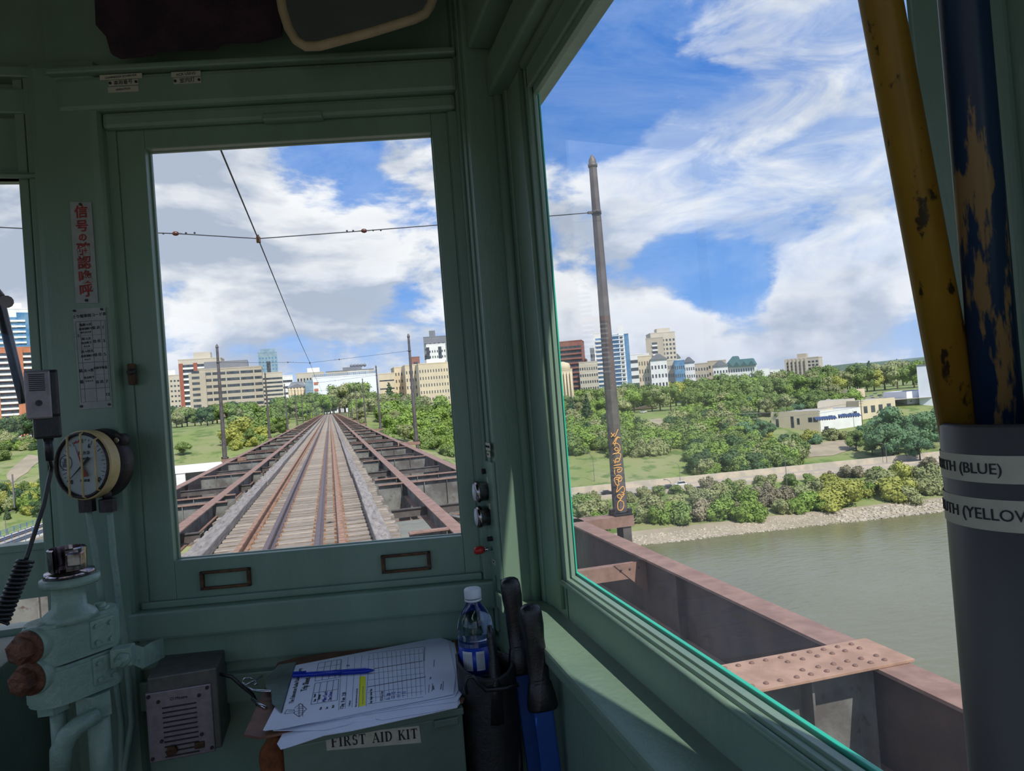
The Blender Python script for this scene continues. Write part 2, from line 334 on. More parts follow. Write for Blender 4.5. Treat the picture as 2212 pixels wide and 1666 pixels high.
def glassmat(name, tint, f, dust=0.0):
    m = bpy.data.materials.new(name); m.use_nodes = True; t = m.node_tree; t.nodes.clear()
    tr = t.nodes.new('ShaderNodeBsdfTransparent'); tr.inputs[0].default_value = (*tint, 1)
    gl = t.nodes.new('ShaderNodeBsdfGlossy'); gl.inputs['Roughness'].default_value = .01
    lw = t.nodes.new('ShaderNodeLayerWeight'); lw.inputs[0].default_value = .5
    pw = t.nodes.new('ShaderNodeMath'); pw.operation = 'POWER'; t.links.new(lw.outputs['Facing'], pw.inputs[0]); pw.inputs[1].default_value = 4.0
    fr = t.nodes.new('ShaderNodeMath'); fr.operation = 'MULTIPLY_ADD'; t.links.new(pw.outputs[0], fr.inputs[0]); fr.inputs[1].default_value = .18; fr.inputs[2].default_value = f
    mx = t.nodes.new('ShaderNodeMixShader'); t.links.new(fr.outputs[0], mx.inputs[0]); t.links.new(tr.outputs[0], mx.inputs[1]); t.links.new(gl.outputs[0], mx.inputs[2])
    o = t.nodes.new('ShaderNodeOutputMaterial'); last = mx.outputs[0]
    if dust:
        tl = t.nodes.new('ShaderNodeBsdfTranslucent'); tl.inputs[0].default_value = (.9, .92, .95, 1); m2 = t.nodes.new('ShaderNodeMixShader'); tn = t.nodes.new('ShaderNodeTexCoord'); nz = t.nodes.new('ShaderNodeTexNoise'); nz.inputs['Scale'].default_value = 5; nz.inputs['Detail'].default_value = 8; t.links.new(tn.outputs['Object'], nz.inputs['Vector'])
        mm = t.nodes.new('ShaderNodeMath'); mm.operation = 'MULTIPLY'; t.links.new(nz.outputs[0], mm.inputs[0]); mm.inputs[1].default_value = dust*2; t.links.new(mm.outputs[0], m2.inputs[0]); t.links.new(last, m2.inputs[1]); t.links.new(tl.outputs[0], m2.inputs[2]); last = m2.outputs[0]
    t.links.new(last, o.inputs[0]); return m
M['glass_dusty'] = glassmat('dusty_window_glass', (.985, .99, .985), .02, .018)
M['glass'] = glassmat('window_glass', (.985, .99, .985), .02)
def bands(name, a, b, axis, period, duty=.5, off=0.0):
    """material with regular stripes of its own (printed or built pattern)"""
    m = bpy.data.materials.new(name); m.use_nodes = True; t = m.node_tree; bs = t.nodes['Principled BSDF']; bs.inputs['Roughness'].default_value = .7
    tcn = t.nodes.new('ShaderNodeTexCoord'); sp = t.nodes.new('ShaderNodeSeparateXYZ'); t.links.new(tcn.outputs['Object'], sp.inputs[0])
    q = t.nodes.new('ShaderNodeMath'); q.operation = 'ADD'; t.links.new(sp.outputs[axis], q.inputs[0]); q.inputs[1].default_value = off
    r = t.nodes.new('ShaderNodeMath'); r.operation = 'FLOORED_MODULO'; t.links.new(q.outputs[0], r.inputs[0]); r.inputs[1].default_value = period
    s = t.nodes.new('ShaderNodeMath'); s.operation = 'GREATER_THAN'; t.links.new(r.outputs[0], s.inputs[0]); s.inputs[1].default_value = period*duty
    x = t.nodes.new('ShaderNodeMix'); x.data_type = 'RGBA'; t.links.new(s.outputs[0], x.inputs[0]); x.inputs[6].default_value = (*a, 1); x.inputs[7].default_value = (*b, 1); t.links.new(x.outputs[2], bs.inputs['Base Color']); return m
# ================================================================ the cab shell
def fb(mb, s0, s1, t0, t1, z0, z1, bev=0.0): return mb.box((s0, -t0, z0), (s1, -t1, z1), bev)
G = M['green']
# angled front panel, driver's side
m = MB()
fb(m, -.86, .07, -.05, 0, .76, 1.425); fb(m, -.86, .07, -.05, 0, 2.455, 2.84)
fb(m, -.86, -.722, -.05, 0, 1.42, 2.46); fb(m, .0, .07, -.05, 0, 1.42, 2.46)
struct(m, 'wall_front', G, **FACET)
m = MB(); fb(m, -.785, .028, 0, .032, 1.352, 1.412, .006); fb(m, -.78, .02, 0, .014, 1.285, 1.352, .004); fb(m, -.78, .02, 0, .022, 1.20, 1.262, .004)
struct(m, 'trim_1', G, **FACET)
m = MB(); fb(m, -.825, .028, 0, .037, 2.487, 2.560, .010); fb(m, -.74, .022, 0, .020, 2.452, 2.487, .009); fb(m, -.835, .030, 0, .052, 2.562, 2.576, .004); fb(m, -.40, -.27, 0, .024, 2.449, 2.466, .004)
struct(m, 'trim_2', G, **FACET)
m = MB(); fb(m, -.885, -.742, -.02, .034, .76, 2.60, .016); fb(m, -.905, -.889, -.02, .012, .76, 2.60, .004); fb(m, -.93, -.91, -.02, .006, .76, 2.60, .003)
struct(m, 'trim_3', G, **FACET)
# sash of the driver's window
m = MB()
for (a, b, c, d) in ((-.722, -.664, 1.425, 2.455), (-.036, -.0, 1.425, 2.455), (-.664, -.036, 1.425, 1.509), (-.664, -.036, 2.412, 2.455)): fb(m, a, b, -.030, -.004, c, d, .002)
for (a, b, c, d) in ((-.668, -.660, 1.503, 2.418), (-.040, -.032, 1.503, 2.418), (-.664, -.036, 1.503, 1.511), (-.664, -.036, 2.410, 2.418)): fb(m, a, b, -.034, -.024, c, d, .002)
fb(m, .003, .026, -.01, .012, 1.40, 2.452, .004); fb(m, -.735, -.0, -.01, .008, 1.412, 1.427, .003)
w1 = struct(m, 'window_1', G, **FACET)
m = MB(); fb(m, -.664, -.036, -.031, -.027, 1.507, 2.414); tag(m.build('window_pane', M['glass'], w1), kind='structure')
# centre panel, square to the track
m = MB(); Y0 = 1.78
m.box((-.578, Y0, 1.30), (-.40, Y0+.05, 2.84)); m.box((-1.35, Y0, 1.455), (-.578, Y0+.05, 1.572)); m.box((-1.35, Y0, 2.370), (-.578, Y0+.05, 2.84))
m.box((-1.35, Y0, .76), (-.40, Y0+.05, 1.395)); m.box((-1.35, Y0, 1.395), (-.76, Y0+.05, 1.46)); m.box((-1.35, Y0, 1.5), (-1.15, Y0+.05, 2.4)); m.box((-.60, Y0, 1.39), (-.45, Y0+.05, 1.5))
m.box((-1.3, Y0-.04, 2.575), (-.51, Y0, 2.60), .004); m.box((-1.3, Y0-.03, 2.50), (-.53, Y0, 2.555), .004)
struct(m, 'wall_centre', M['green'])
m = MB()
for (a, b, c, d) in ((-.586, -.566, 1.56, 2.38), (-1.16, -.566, 1.557, 1.573), (-1.16, -.566, 2.37, 2.385)): m.box((a, Y0-.006, c), (b, Y0+.03, d), .002)
w3 = struct(m, 'window_3', G)
m = MB(); m.box((-1.15, Y0+.02, 1.573), (-.58, Y0+.024, 2.37)); tag(m.build('window_pane', M['glass'], w3), kind='structure')
# left part of the shell (out of view, lets in the daylight through its own openings)
m = MB(); m.box((-1.80, -4.5, .76), (-1.74, 1.78, 1.45)); m.box((-1.80, -4.5, 2.40), (-1.74, 1.78, 2.84))
for y in (-4.5, -3.0, -1.5, 0.0, 1.4): m.box((-1.80, y, 1.45), (-1.74, y+.14, 2.40))
m.box((-1.78, 1.70, .76), (-1.35, 1.83, 1.45)); m.box((-1.78, 1.70, 2.4), (-1.35, 1.83, 2.84)); struct(m, 'wall_left', M['green'])
m = MB(); m.box((-1.80, -4.5, .70), (.46, 1.83, .76)); struct(m, 'floor', mat('cab_floor', (.16, .14, .12), .8, col2=(.12, .105, .09), scale=8))
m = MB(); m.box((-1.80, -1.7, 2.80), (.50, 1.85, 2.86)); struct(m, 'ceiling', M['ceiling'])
# right-hand side wall
m = MB(); m.box((.350, -4.5, .70), (.47, 1.60, 1.362)); m.box((.405, .40, 2.445), (.50, 1.60, 2.84)); m.box((.405, -4.5, 2.40), (.50, .40, 2.84))
m.box((.425, -.25, 1.36), (.470, .372, 2.84)); m.box((.405, 1.42, 1.36), (.436, 1.60, 2.84))
for y in (-4.5, -3.0, -1.6): m.box((.42, y, 1.36), (.48, y+.14, 2.42))
struct(m, 'wall_right', G)
m = MB(); m.box((.322, -1.2, 1.352), (.425, 1.565, 1.380), .006); struct(m, 'window_sill', G)
m = MB(); m.box((.325, 1.475, .76), (.400, 1.60, 2.80), .005); m.box((.318, 1.545, 1.30), (.326, 1.60, 2.8), .003); m.box((.320, 1.50, 1.40), (.3265, 1.522, 2.8), .003)
m.cyl((.392, 1.468, 1.38), (.392, 1.468, 2.75), .011, seg=10); m.box((.400, 1.44, 1.38), (.42, 1.475, 2.70), .003)
m.box((.3165, 1.475, 1.36), (.36, 1.53, 1.395), .004)
struct(m, 'trim_4', G)
m = MB()   # deep head over the side window
m.box((.37, -.3, 2.445), (.41, 1.47, 2.52), .006); m.box((.335, -.3, 2.545), (.40, 1.47, 2.64), .006); m.box((.33, -.3, 2.66), (.36, 1.5, 2.80), .004); m.tube([(.405, -.2, 2.435), (.405, 1.30, 2.435)], .012)
struct(m, 'trim_5', G)
# sash of the side window
m = MB(); xi, xo = .404, .4225
m.box((xi, 1.290, 1.384), (xo, 1.44, 2.445), .003); m.box((xi, .36, 1.384), (xo, 1.30, 1.462), .003); m.box((xi, .36, 2.385), (xo, 1.30, 2.445), .003); m.box((xi, .34, 1.384), (xo, .405, 2.445), .003)
m.box((.412, 1.283, 1.462), (.4175, 1.292, 2.39), .001); m.box((.412, .40, 1.458), (xo, 1.29, 1.466), .001); m.box((.412, .40, 2.372), (xo, 1.29, 2.39), .001); m.box((.412, .40, 1.46), (xo, .415, 2.39), .001)
m.tube([(.401, 1.318, 1.40), (.401, 1.318, 2.44)], .006, 8); m.tube([(.401, .36, 1.452), (.401, 1.31, 1.452)], .005, 8)
w2 = struct(m, 'window_2', G)
m = MB(); m.box((.423, .39, 1.455), (.426, 1.31, 2.395)); tag(m.build('window_pane', M['glass_dusty'], w2), kind='structure')
m = MB(); m.box((.4268, 1.299, 1.44), (.4295, 1.41, 2.44), .0006); m.box((.4268, .40, 1.40), (.4325, 1.41, 1.4685), .001); struct(m, 'trim_6', M['green_bright'])
m = MB(); m.box((.402, .235, 1.36), (.426, .300, 2.8), .005); m.box((.396, .10, 1.36), (.426, .195, 2.8), .005); m.box((.410, .318, 1.36), (.426, .352, 2.8), .003); struct(m, 'trim_7', G)

# ================================================================ things on the angled front panel
def card_holder(s0, z0, label):
    t = thing('card_holder', label, 'card holder', (FO+FDIR*s0).to_tuple()[:2]+(z0,), -FA)
    w, h = .054, .020; m = MB()
    for (a, b, c, d) in ((-w, w, h-.006, h), (-w, w, -h, -h+.006), (-w, -w+.008, -h, h), (w-.008, w, -h, h)): m.box((a, -.006, c), (b, .003, d), .0015)
    m.build('rim', M['brass'], t)
    for x in (-w+.005, w-.005):
        for z in (-h+.004, h-.004): q = MB(); q.cyl((x, -.0085, z), (x, -.005, z), .0026, seg=8); q.build('screw', M['darkmetal'], t)
    return t
card_holder(-.555, 1.462, 'rusty brass card frame, nearer the gauge, under the front window')
card_holder(-.164, 1.4625, 'rusty brass card frame, nearer the corner post, under the front window')
def small_label(name, s0, s1, z0, z1, label, words='', matr='tape', sz=.010, holes=False):
    t = thing(name, label, 'label', (FO+FDIR*((s0+s1)/2)).to_tuple()[:2]+((z0+z1)/2,), -FA); w, h = abs(s1-s0)/2, abs(z1-z0)/2
    y = -.0375; m = MB(); m.box((-w, y-.0012, -h), (w, y, h)); m.build('plate', M[matr], t)
    if words: text(words, sz, M['darkink'], t, frame((0, y-.0014, 0), (1, 0, .05), (0, 0, 1)))
    if holes:
        for x in (-w+.004, w-.004): q = MB(); q.cyl((x, y-.003, 0), (x, y, 0), .003, seg=8); q.build('screw', M['darkmetal'], t)
small_label('name_label', -.729, -.641, 2.549, 2.560, 'long white strip label, top of the left trio above the front window', 'COMPRESSOR GOVERNOR', sz=.0055)
small_label('name_label', -.712, -.650, 2.5355, 2.5475, 'small white plate with dark characters, middle of the left trio above the window', '車両番号', sz=.010, holes=True)
small_label('name_label', -.714, -.650, 2.521, 2.533, 'white strip label, lowest of the left trio above the front window', 'OPERATION', sz=.0055)
small_label('name_label', -.580, -.518, 2.547, 2.558, 'white strip label, upper of the pair above the front window', 'ACR USING', sz=.008)
small_label('name_label', -.576, -.518, 2.532, 2.545, 'white plate with dark characters, lower of the pair above the window', '室内灯', sz=.011, holes=True)
# Japanese sign and code table on the pillar
def pillar_plate(name, label, cat, pts, t0=.036):
    P = [floc(Pf(x, y, t0)) for x, y in pts]; return P
t = thing('warning_sign', 'white vertical sign with red Japanese characters on the green pillar', 'sign', (FO.x, FO.y, 0), -FA)
sx = -.8065+.0; Pq = [floc(Pf(x, y, .035)) for x, y in ((152, 437), (198, 437), (213, 655), (165, 655))]
def quad(Pq, t0=.0355, th=.0015): return [(p.x, -t0, p.z) for p in Pq]
m = MB(); m.prism(quad(Pq), (0, -.0015, 0)); m.build('plate', M['plate'], t)
ctr = lambda k: ((Pq[0]+Pq[1])/2).lerp((Pq[2]+Pq[3])/2, k)
for i, (ch, k, s_) in enumerate((('信', .105, .040), ('号', .245, .038), ('の', .355, .026), ('確', .475, .042), ('認', .61, .042), ('喚', .75, .042), ('呼', .885, .042))):
    c = ctr(k); text(ch, s_*.70, M['red'], t, frame((c.x, -.0374, c.z), (1, 0, 0), (0, 0, 1)), bold=.0006)
q = MB(); a = ctr(.025); q.cyl((a.x, -.040, a.z), (a.x, -.036, a.z), .003, seg=8); q.build('screw', M['darkmetal'], t); q = MB(); a = ctr(.975); q.cyl((a.x, -.040, a.z), (a.x, -.036, a.z), .003, seg=8); q.build('screw', M['darkmetal'], t)
t = thing('code_table', 'white enamel table of route codes screwed to the pillar above the gauge', 'sign', (FO.x, FO.y, 0), -FA)
Pq = [floc(Pf(x, y, .035)) for x, y in ((158, 668), (228, 664), (243, 880), (174, 885))]
m = MB(); m.prism(quad(Pq), (0, -.0015, 0)); m.build('plate', M['plate'], t)
def uv(u, v): p = Pq[0].lerp(Pq[1], u).lerp(Pq[3].lerp(Pq[2], u), v); return Vector((p.x, -.0372, p.z))
m = MB()
for v, a, b, w_ in ((.13, .06, .97, .0010), (.27, .2, .97, .0007), (.40, .2, .97, .0007), (.54, .06, .97, .0013), (.665, .55, .97, .0007), (.80, .06, .97, .0013), (.93, .06, .97, .0008)): m.line(uv(a, v), uv(b, v), w_, .0003, (0, -1, 0))
for u, a, b in ((.06, .13, .93), (.19, .13, .93), (.55, .13, .93), (.83, .13, .93), (.97, .13, .93)): m.line(uv(u, a), uv(u, b), .0008, .0003, (0, -1, 0))
m.build('table_lines', M['ink'], t)
for (u, v, s_, sz) in ((.5, .075, '上り電車用コード表', .0078), (.36, .165, '我孫→天', .0065), (.36, .205, '恵美須町で', .0055), (.36, .24, '切リカエル', .0045), (.68, .20, '信 点', .007), (.90, .20, '1', .009), (.36, .305, '阿→天', .0065), (.36, .345, '住吉町で', .0055), (.36, .38, 'カエル', .0045), (.68, .335, '信 住', .007), (.90, .335, '3', .009),
                       (.36, .43, '浜→住吉', .0065), (.36, .475, '恵美須町で', .0055), (.36, .51, 'セット', .0045), (.68, .47, '信 住', .007), (.90, .47, '5', .009), (.12, .62, '航', .008), (.36, .62, '浜→恵', .007), (.69, .60, '回送不能', .0055), (.90, .60, '8', .009), (.12, .73, '番', .008), (.36, .69, '住吉町で', .0055), (.36, .725, 'リセット', .0045), (.68, .74, '信 店', .007), (.90, .74, '7', .009), (.90, .87, '12', .009), (.12, .27, '上', .007)):
    p = uv(u, v); text(s_, sz, M['darkink'], t, frame((p.x, -.0378, p.z), (1, 0, .03), (0, 0, 1)))
for u, v in ((.06, .02), (.90, .02), (.06, .97), (.93, .97)): q = MB(); p = uv(u, v); q.cyl((p.x, -.040, p.z), (p.x, -.0372, p.z), .0028, seg=8); q.build('screw', M['darkmetal'], t)
# pressure gauge
gc = Pf(180, 1005, .095); ga = (Vector((0, 0, 1)).cross((EYE-gc).normalized())).normalized()
gn = Vector((-.47, -.88, .02)).normalized(); gc = Pf(181, 1005, .10)
t = thing('pressure_gauge', 'round cream-rimmed air pressure gauge mounted on the green pillar', 'gauge', tuple(gc))
R = .067
m = MB(); m.lathe([(R*.2, -.002), (R*.93, -.002), (R*.93, .0)], (0, 0, 0), gn, 40); m.build('dial', M['dial'], t)
gx = gn.cross(Vector((0, 0, 1))).normalized()*-1; gz = gx.cross(gn).normalized()
if gz.z < 0: gz = -gz
if gx.x < 0: gx = -gx
def gp(a, b, h=.002): return gx*a*R+gz*b*R+gn*h
m = MB(); m.lathe([(R*.90, -.03), (R*1.0, -.03), (R*1.0, -.004)], (0, 0, 0), gn, 40); m.lathe([(R*.90, -.004), (R*1.01, -.004), (R*1.02, .004), (R*.99, .006)], (0, 0, 0), gn, 40)
m2 = MB(); ring = [gx*math.cos(a)*R*.96+gz*math.sin(a)*R*.96+gn*.005 for a in (2*PI*i/40 for i in range(40))]; m2.tube(ring, .0035, 8, True); m2.build('bezel', M['darkmetal'], t)
m3 = MB(); rr = [[gx*math.cos(a)*r+gz*math.sin(a)*r+gn*h for a in (2*PI*i/48 for i in range(48))] for r, h in ((R*1.0, .006), (R*1.05, .003), (R*1.05, -.020), (R*.98, -.022))]
for A, B in zip(rr, rr[1:]):
    va = [m3.bm.verts.new(p) for p in A]; vb = [m3.bm.verts.new(p) for p in B]
    for i in range(48): m3.bm.faces.new((va[i], va[(i+1) % 48], vb[(i+1) % 48], vb[i])).smooth = True
m3.build('rim', M['creampaint'], t); m.bm.free()
m = MB(); m.lathe([(R*.95, -.022), (R*1.05, -.030), (R*1.08, -.055), (R*.9, -.060)], (0, 0, 0), gn, 36); m.cyl(gx*.055+gz*.045-gn*.052, gx*.055+gz*.045-gn*.030, .014, seg=12); m.build('housing', M['darkmetal'], t)
q = MB(); q.cyl(gx*.057+gz*.045-gn*.030, gx*.057+gz*.045-gn*.026, .006, seg=10); q.build('screw', M['steel'], t)
for k in (-.37, .12, .62):
    m = MB(); c = math.sqrt(1-k*k); m.tube([gx*k*R+gz*c*R+gn*.004, gx*k*R+gz*c*.95*R+gn*.013, gx*k*R-gz*c*.95*R+gn*.013, gx*k*R-gz*c*R+gn*.004], .0022, 6); m.build('guard_wire', M['creampaint'], t)
m = MB(); m.prism([gp(.0, .03, .004), gp(-.60, -.50, .004), gp(-.02, -.05, .004)], gn*.0006); m.prism([gp(.0, .02, .004), gp(.20, .25, .004), gp(.30, .19, .004), gp(.02, -.04, .004)], gn*.0006); m.build('black_needle', M['darkink'], t)
m = MB(); m.prism([gp(-.03, 0, .0046), gp(-.22, .62, .0046), gp(.03, .03, .0046)], gn*.0006); m.prism([gp(-.02, -.02, .0046), gp(-.04, -.36, .0046), gp(.20, -.34, .0046), gp(.03, -.02, .0046)], gn*.0006); m.line(gp(-.28, .68, .003), gp(.0, .75, .003), .003, .0005, gn); m.build('red_needle', M['red'], t)
m = MB()
for i in range(31):
    a = math.radians(225-270*i/30); r0 = .66 if i % 3 == 0 else .74
    m.line(gp(r0*math.cos(a), r0*math.sin(a), .001), gp(.80*math.cos(a), .80*math.sin(a), .001), .0008, .0004, gn)
m.tube([gp(-.64+.22*math.cos(a), .10+.22*math.sin(a), .001) for a in (2*PI*i/24 for i in range(24))], .0006, 4, True)
m.build('scale_marks', M['darkink'], t)
for s_, a, b, sz in (('0', -.46, -.50, .012), ('6', .24, .56, .013), ('10', .50, -.46, .013), ('圧 力 計', .05, .36, .008), ('kg/cm²', -.02, .20, .006), ('大阪計器', .02, -.47, .006), ('昭', -.64, .16, .010), ('検 1', -.64, .02, .010)):
    text(s_, sz, M['darkink'] if a > -.6 else M['ink'], t, frame(gp(a, b, .0012), gx, gz))
for px, lab in ((187, 'left'), (232, 'right')):
    a = Pf(px, 1078, .085)-gc; m = MB(); m.cyl(a, a-Vector((0, 0, .026)), .017, seg=8); m.cyl(a+Vector((0, 0, .02)), a, .009); m.build('pipe_nut', M['darkmetal'], t)
# two thin air pipes dropping from the gauge
for (pts, label, nm) in ((((190, 1095), (203, 1180), (222, 1312)), 'thin green pipe from the gauge down into the brake valve', 'air_pipe'), (((236, 1095), (245, 1200), (262, 1330), (272, 1400), (285, 1560), (262, 1700)), 'thin green pipe from the gauge passing right of the brake valve', 'air_pipe'), (((250, 1470), (262, 1560), (262, 1700)), 'second thin green pipe curving down below the brake valve bracket', 'air_pipe')):
    P = [Pf(x, y, .075) for x, y in pts]; sm = []
    for i in range(len(P)-1):
        for k in range(4): sm.append(P[i].lerp(P[i+1], k/4))
    sm.append(P[-1]); m = MB(); m.tube(sm, .0065, 10); tag(m.build(nm, M['valve']), label, 'pipe')
# curtain rod over the centre window
m = MB(); m.tube([Py(-60, 378, 1.74), Py(60, 380, 1.74), Py(130, 378, 1.74), Py(160, 390, 1.755), Py(178, 404, 1.735)], .006, 10); tag(m.build('curtain_rod', G), 'thin green rod bent over the top of the left window', 'rod')
# latch on the sash edge
t = thing('window_latch', 'small tarnished latch on the pillar beside the front window', 'latch', (FO.x, FO.y, 0), -FA)
a = floc(Pf(278, 805, .03)); m = MB(); m.box((a.x-.008, -.020, a.z-.026), (a.x+.006, -.004, a.z+.020), .003); m.build('latch_plate', M['brass'], t); m = MB(); m.cyl((a.x, -.032, a.z), (a.x+.008, -.018, a.z+.003), .006, seg=10); m.build('latch_bolt', M['darkmetal'], t)
# roller blind, mirror
m = MB(); t0 = .07
P = [Pf(x, y, t0) for x, y in ((205, -120), (213, 60), (235, 85), (245, 120), (262, 128), (330, 122), (350, 112), (470, 108), (480, 96), (560, 92), (610, 80), (620, -120))]
m.prism(P, FIN*.012); tag(m.build('roller_blind', M['cloth_dark']), 'dark ragged cloth blind rolled above the front window', 'blind')
t = thing('rear_view_mirror', 'interior mirror with a rounded cream rim hanging at the top', 'mirror', tuple(Pf(770, 20, .16)))
o_ = Vector(t.location); mn = (FIN+Vector((0, 0, -.10))).normalized()
P = [Pf(x, y, .16)-o_ for x, y in ((598, -90), (604, -20), (611, 22), (624, 62), (640, 88), (660, 100), (690, 99), (800, 70), (895, 41), (918, 30), (930, 12), (938, -10), (936, -60), (925, -110), (900, -130), (640, -125))]
m = MB(); m.prism(P, mn*-.006); m.build('mirror_glass', M['mirror'], t); m = MB(); m.tube(P, .0095, 8, True); m.build('rim', M['cream_frame'], t)
m = MB(); m.tube([Pf(770, -20, .14)-o_, Pf(770, -160, .08)-o_], .008); m.build('arm', M['darkmetal'], t)

# ================================================================ corner: switch panel with two bells
xf = .3255
def cx(px, py): return Px(px, py, xf)
a, b = cx(1040, 1000), cx(1072, 1240)
t = thing('switch_panel', 'narrow green switch panel with two round indicators beside the corner post', 'panel', (xf, 1.52, 1.6))
z1, z0 = 1.600+.075, 1.600-.17
m = MB(); m.box((-.008, -.045, z0-1.6), (0, .045, z1-1.6), .003); m.build('panel_plate', M['green'], t)
for k, (px, py) in enumerate(((1050, 1055), (1054, 1107))):
    p = cx(px, py)-Vector(t.location); p.x = -.008; p.y = max(-.02, min(.02, p.y))
    q = MB(); q.lathe([(.021, 0), (.021, .016), (.0235, .018), (.0235, .026), (.019, .028)], p, (-1, 0, 0), 24); d = q.build('indicator', M['chrome'], t); q = MB(); q.lathe([(.0185, .0265), (.0185, .029), (.004, .0315)], p, (-1, 0, 0), 24); q.build('indicator_face', M['white'], d)
p = cx(1066, 1180)-Vector(t.location); q = MB(); q.cyl((-.008, p.y*.3, p.z), (-.030, p.y*.3, p.z), .004, seg=10); d = q.build('switch_lever', M['steel'], t); q = MB(); q.lathe([(.006, 0), (.0085, .004), (.0085, .018), (.005, .022)], (-.026, p.y*.3, p.z), (-1, 0, 0), 8); q.build('red_knob', M['redknob'], d)
q = MB(); q.cyl((-.008, 0, cx(1055, 1150).z-1.6), (-.020, 0, cx(1055, 1150).z-1.6), .005, seg=8); q.build('knob', M['darkmetal'], t); q = MB(); q.cyl((-.008, .02, cx(1050, 1015).z-1.6), (-.016, .02, cx(1050, 1015).z-1.6), .006, seg=8); q.build('knob', M['darkmetal'], t)
for (px, py, w_, h_, wd_) in ((1066, 965, .040, .016, 'HEADLIGHTS'), (1068, 982, .028, .012, 'LINE'), (1062, 1036, .012, .012, ''), (1066, 1093, .012, .012, ''), (1076, 1213, .026, .011, 'BELL')):
    p = cx(px, py)-Vector(t.location); zc = p.z; yc = max(-.03, min(.03, p.y)); q = MB(); q.box((-.0095, yc-w_/2, zc-h_/2), (-.008, yc+w_/2, zc+h_/2)); l_ = q.build('name_tag', M['cream'], t)
    if wd_: text(wd_, h_*.42, M['darkink'], l_, frame((-.0098, yc, zc), (0, -1, 0), (0, 0, 1)))
# ================================================================ brake valve
VY = 1.42
def V(px, py, Y=VY): return Py(px, py, Y)
c0 = V(150, 1400); t = thing('brake_valve', 'pale green air brake valve with two rusty hex plugs by the left window', 'valve', (c0.x, c0.y, c0.z))
def r(px, py, Y=VY): return V(px, py, Y)-c0
def stadium(A, B, ra, rb, z0, z1, mb, bev=.006):
    d = (B-A).normalized(); s_ = Vector((-d.y, d.x, 0)); pts = []
    for i in range(13): a = PI/2+PI*i/12; pts.append(A+(d*math.cos(a)+s_*math.sin(a))*ra)
    for i in range(13): a = -PI/2+PI*i/12; pts.append(B+(d*math.cos(a)+s_*math.sin(a))*rb)
    for (k, za, zb) in ((.97, z0, z0+bev), (1, z0+bev, z1-bev), (.96, z1-bev, z1)):
        mid = (A+B)/2; mb.prism([Vector((mid.x+(p.x-mid.x)*k, mid.y+(p.y-mid.y)*k, za)) for p in pts], (0, 0, zb-za))
A = r(124, 1400); A.z = 0; A.y -= .02; B = r(200, 1400); B.z = 0; B.y += .03
zt, zm, zb = r(150, 1330).z, r(150, 1417).z, r(150, 1500).z; RA, RB = .042, .036
m = MB(); stadium(A, B, RA, RB, zm+.0015, zt, m); m.build('upper_body', M['valve'], t)
m = MB(); stadium(A, B, RA, RB, zb, zm-.0015, m); m.build('lower_body', M['valve'], t)
m = MB(); ax = Vector((A.x+.026, A.y+.01, 0)); m.lathe([(.046, zt-.004), (.040, zt+.008), (.027, zt+.018), (.0245, zt+.052), (.027, zt+.056)], (ax.x, ax.y, 0), (0, 0, 1), 28); m.build('neck', M['valve'], t)
m = MB(); m.lathe([(.044, zt+.056), (.046, zt+.059), (.046, zt+.069), (.040, zt+.071)], (ax.x+.004, ax.y, 0), (0, 0, 1), 28); m.build('flange', M['valve'], t)
m = MB(); m.lathe([(.040, zt+.071), (.038, zt+.080), (.024, zt+.081), (.024, zt+.086)], (ax.x+.004, ax.y, 0), (0, 0, 1), 28); m.build('notch_ring', M['chrome'], t)
m = MB()
n_ = 26; prof = [(.029, zt+.082), (.030, zt+.118), (.027, zt+.120), (.0255, zt+.084)]
rings = [[m.bm.verts.new((ax.x+.002+rr_*math.cos(a), ax.y+rr_*math.sin(a), z)) for rr_, z in prof] for a in (math.radians(-78+320*i/(n_-1)) for i in range(n_))]
for P_, Q_ in zip(rings, rings[1:]):
    for k in range(4): m.bm.faces.new((P_[k], Q_[k], Q_[(k+1) % 4], P_[(k+1) % 4])).smooth = False
m.box((ax.x+.010, ax.y-.034, zt+.090), (ax.x+.034, ax.y-.014, zt+.114), .003); m.build('handle_socket', M['chrome'], t)
for i, z in enumerate((r(78, 1390, VY-.05).z, r(88, 1455, VY-.05).z)):
    d = Vector((-.42, -.90, -.03)).normalized(); p = Vector((A.x, A.y, z))+d*.046
    q = MB(); q.lathe([(.030, -.045), (.030, -.004), (.0285, .0)], p, d, 24); q.build('boss', M['valve'], t)
    q = MB(); q.lathe([(.0275, .0005), (.028, .002), (.027, .008), (.021, .009)], p, d, 24); bd = q.build('plug_flange', M['rustnut'], t)
    q = MB(); q.lathe([(.0215, .009), (.0215, .026), (.015, .030)], p, d, 6)
    for f in q.bm.faces: f.smooth = False
    q.build('hex_plug', M['rustnut'], bd)
ab = (B-A).normalized(); nab = Vector((ab.y, -ab.x, 0)); nab = nab if nab.y < 0 else -nab
for z in ((zt+zm)/2, (zm+zb)/2+.004):
    p = A.lerp(B, .86)+nab*(RB*1.04)+Vector((0, 0, z)); q = MB(); fr = frame(p, ab, (0, 0, 1)); q.box((-.021, -.024, -.012), (.021, .024, .005), .003, fr); pl = q.build('cover_plate', M['valve'], t)
    for a in (-.012, .012):
        for b in (-.014, .014): bq = MB(); bq.cyl(fr @ Vector((a, b, .004)), fr @ Vector((a, b, .010)), .0042, seg=6); bq.build('bolt', M['valve'], pl)
m = MB(); p = r(217, 1322, VY+.02); m.box(p-Vector((.013, .012, .006)), p+Vector((.013, .012, .010)), .003); m.cyl(p, p+Vector((0, 0, .016)), .009, seg=10); m.build('pipe_union', M['valve'], t)
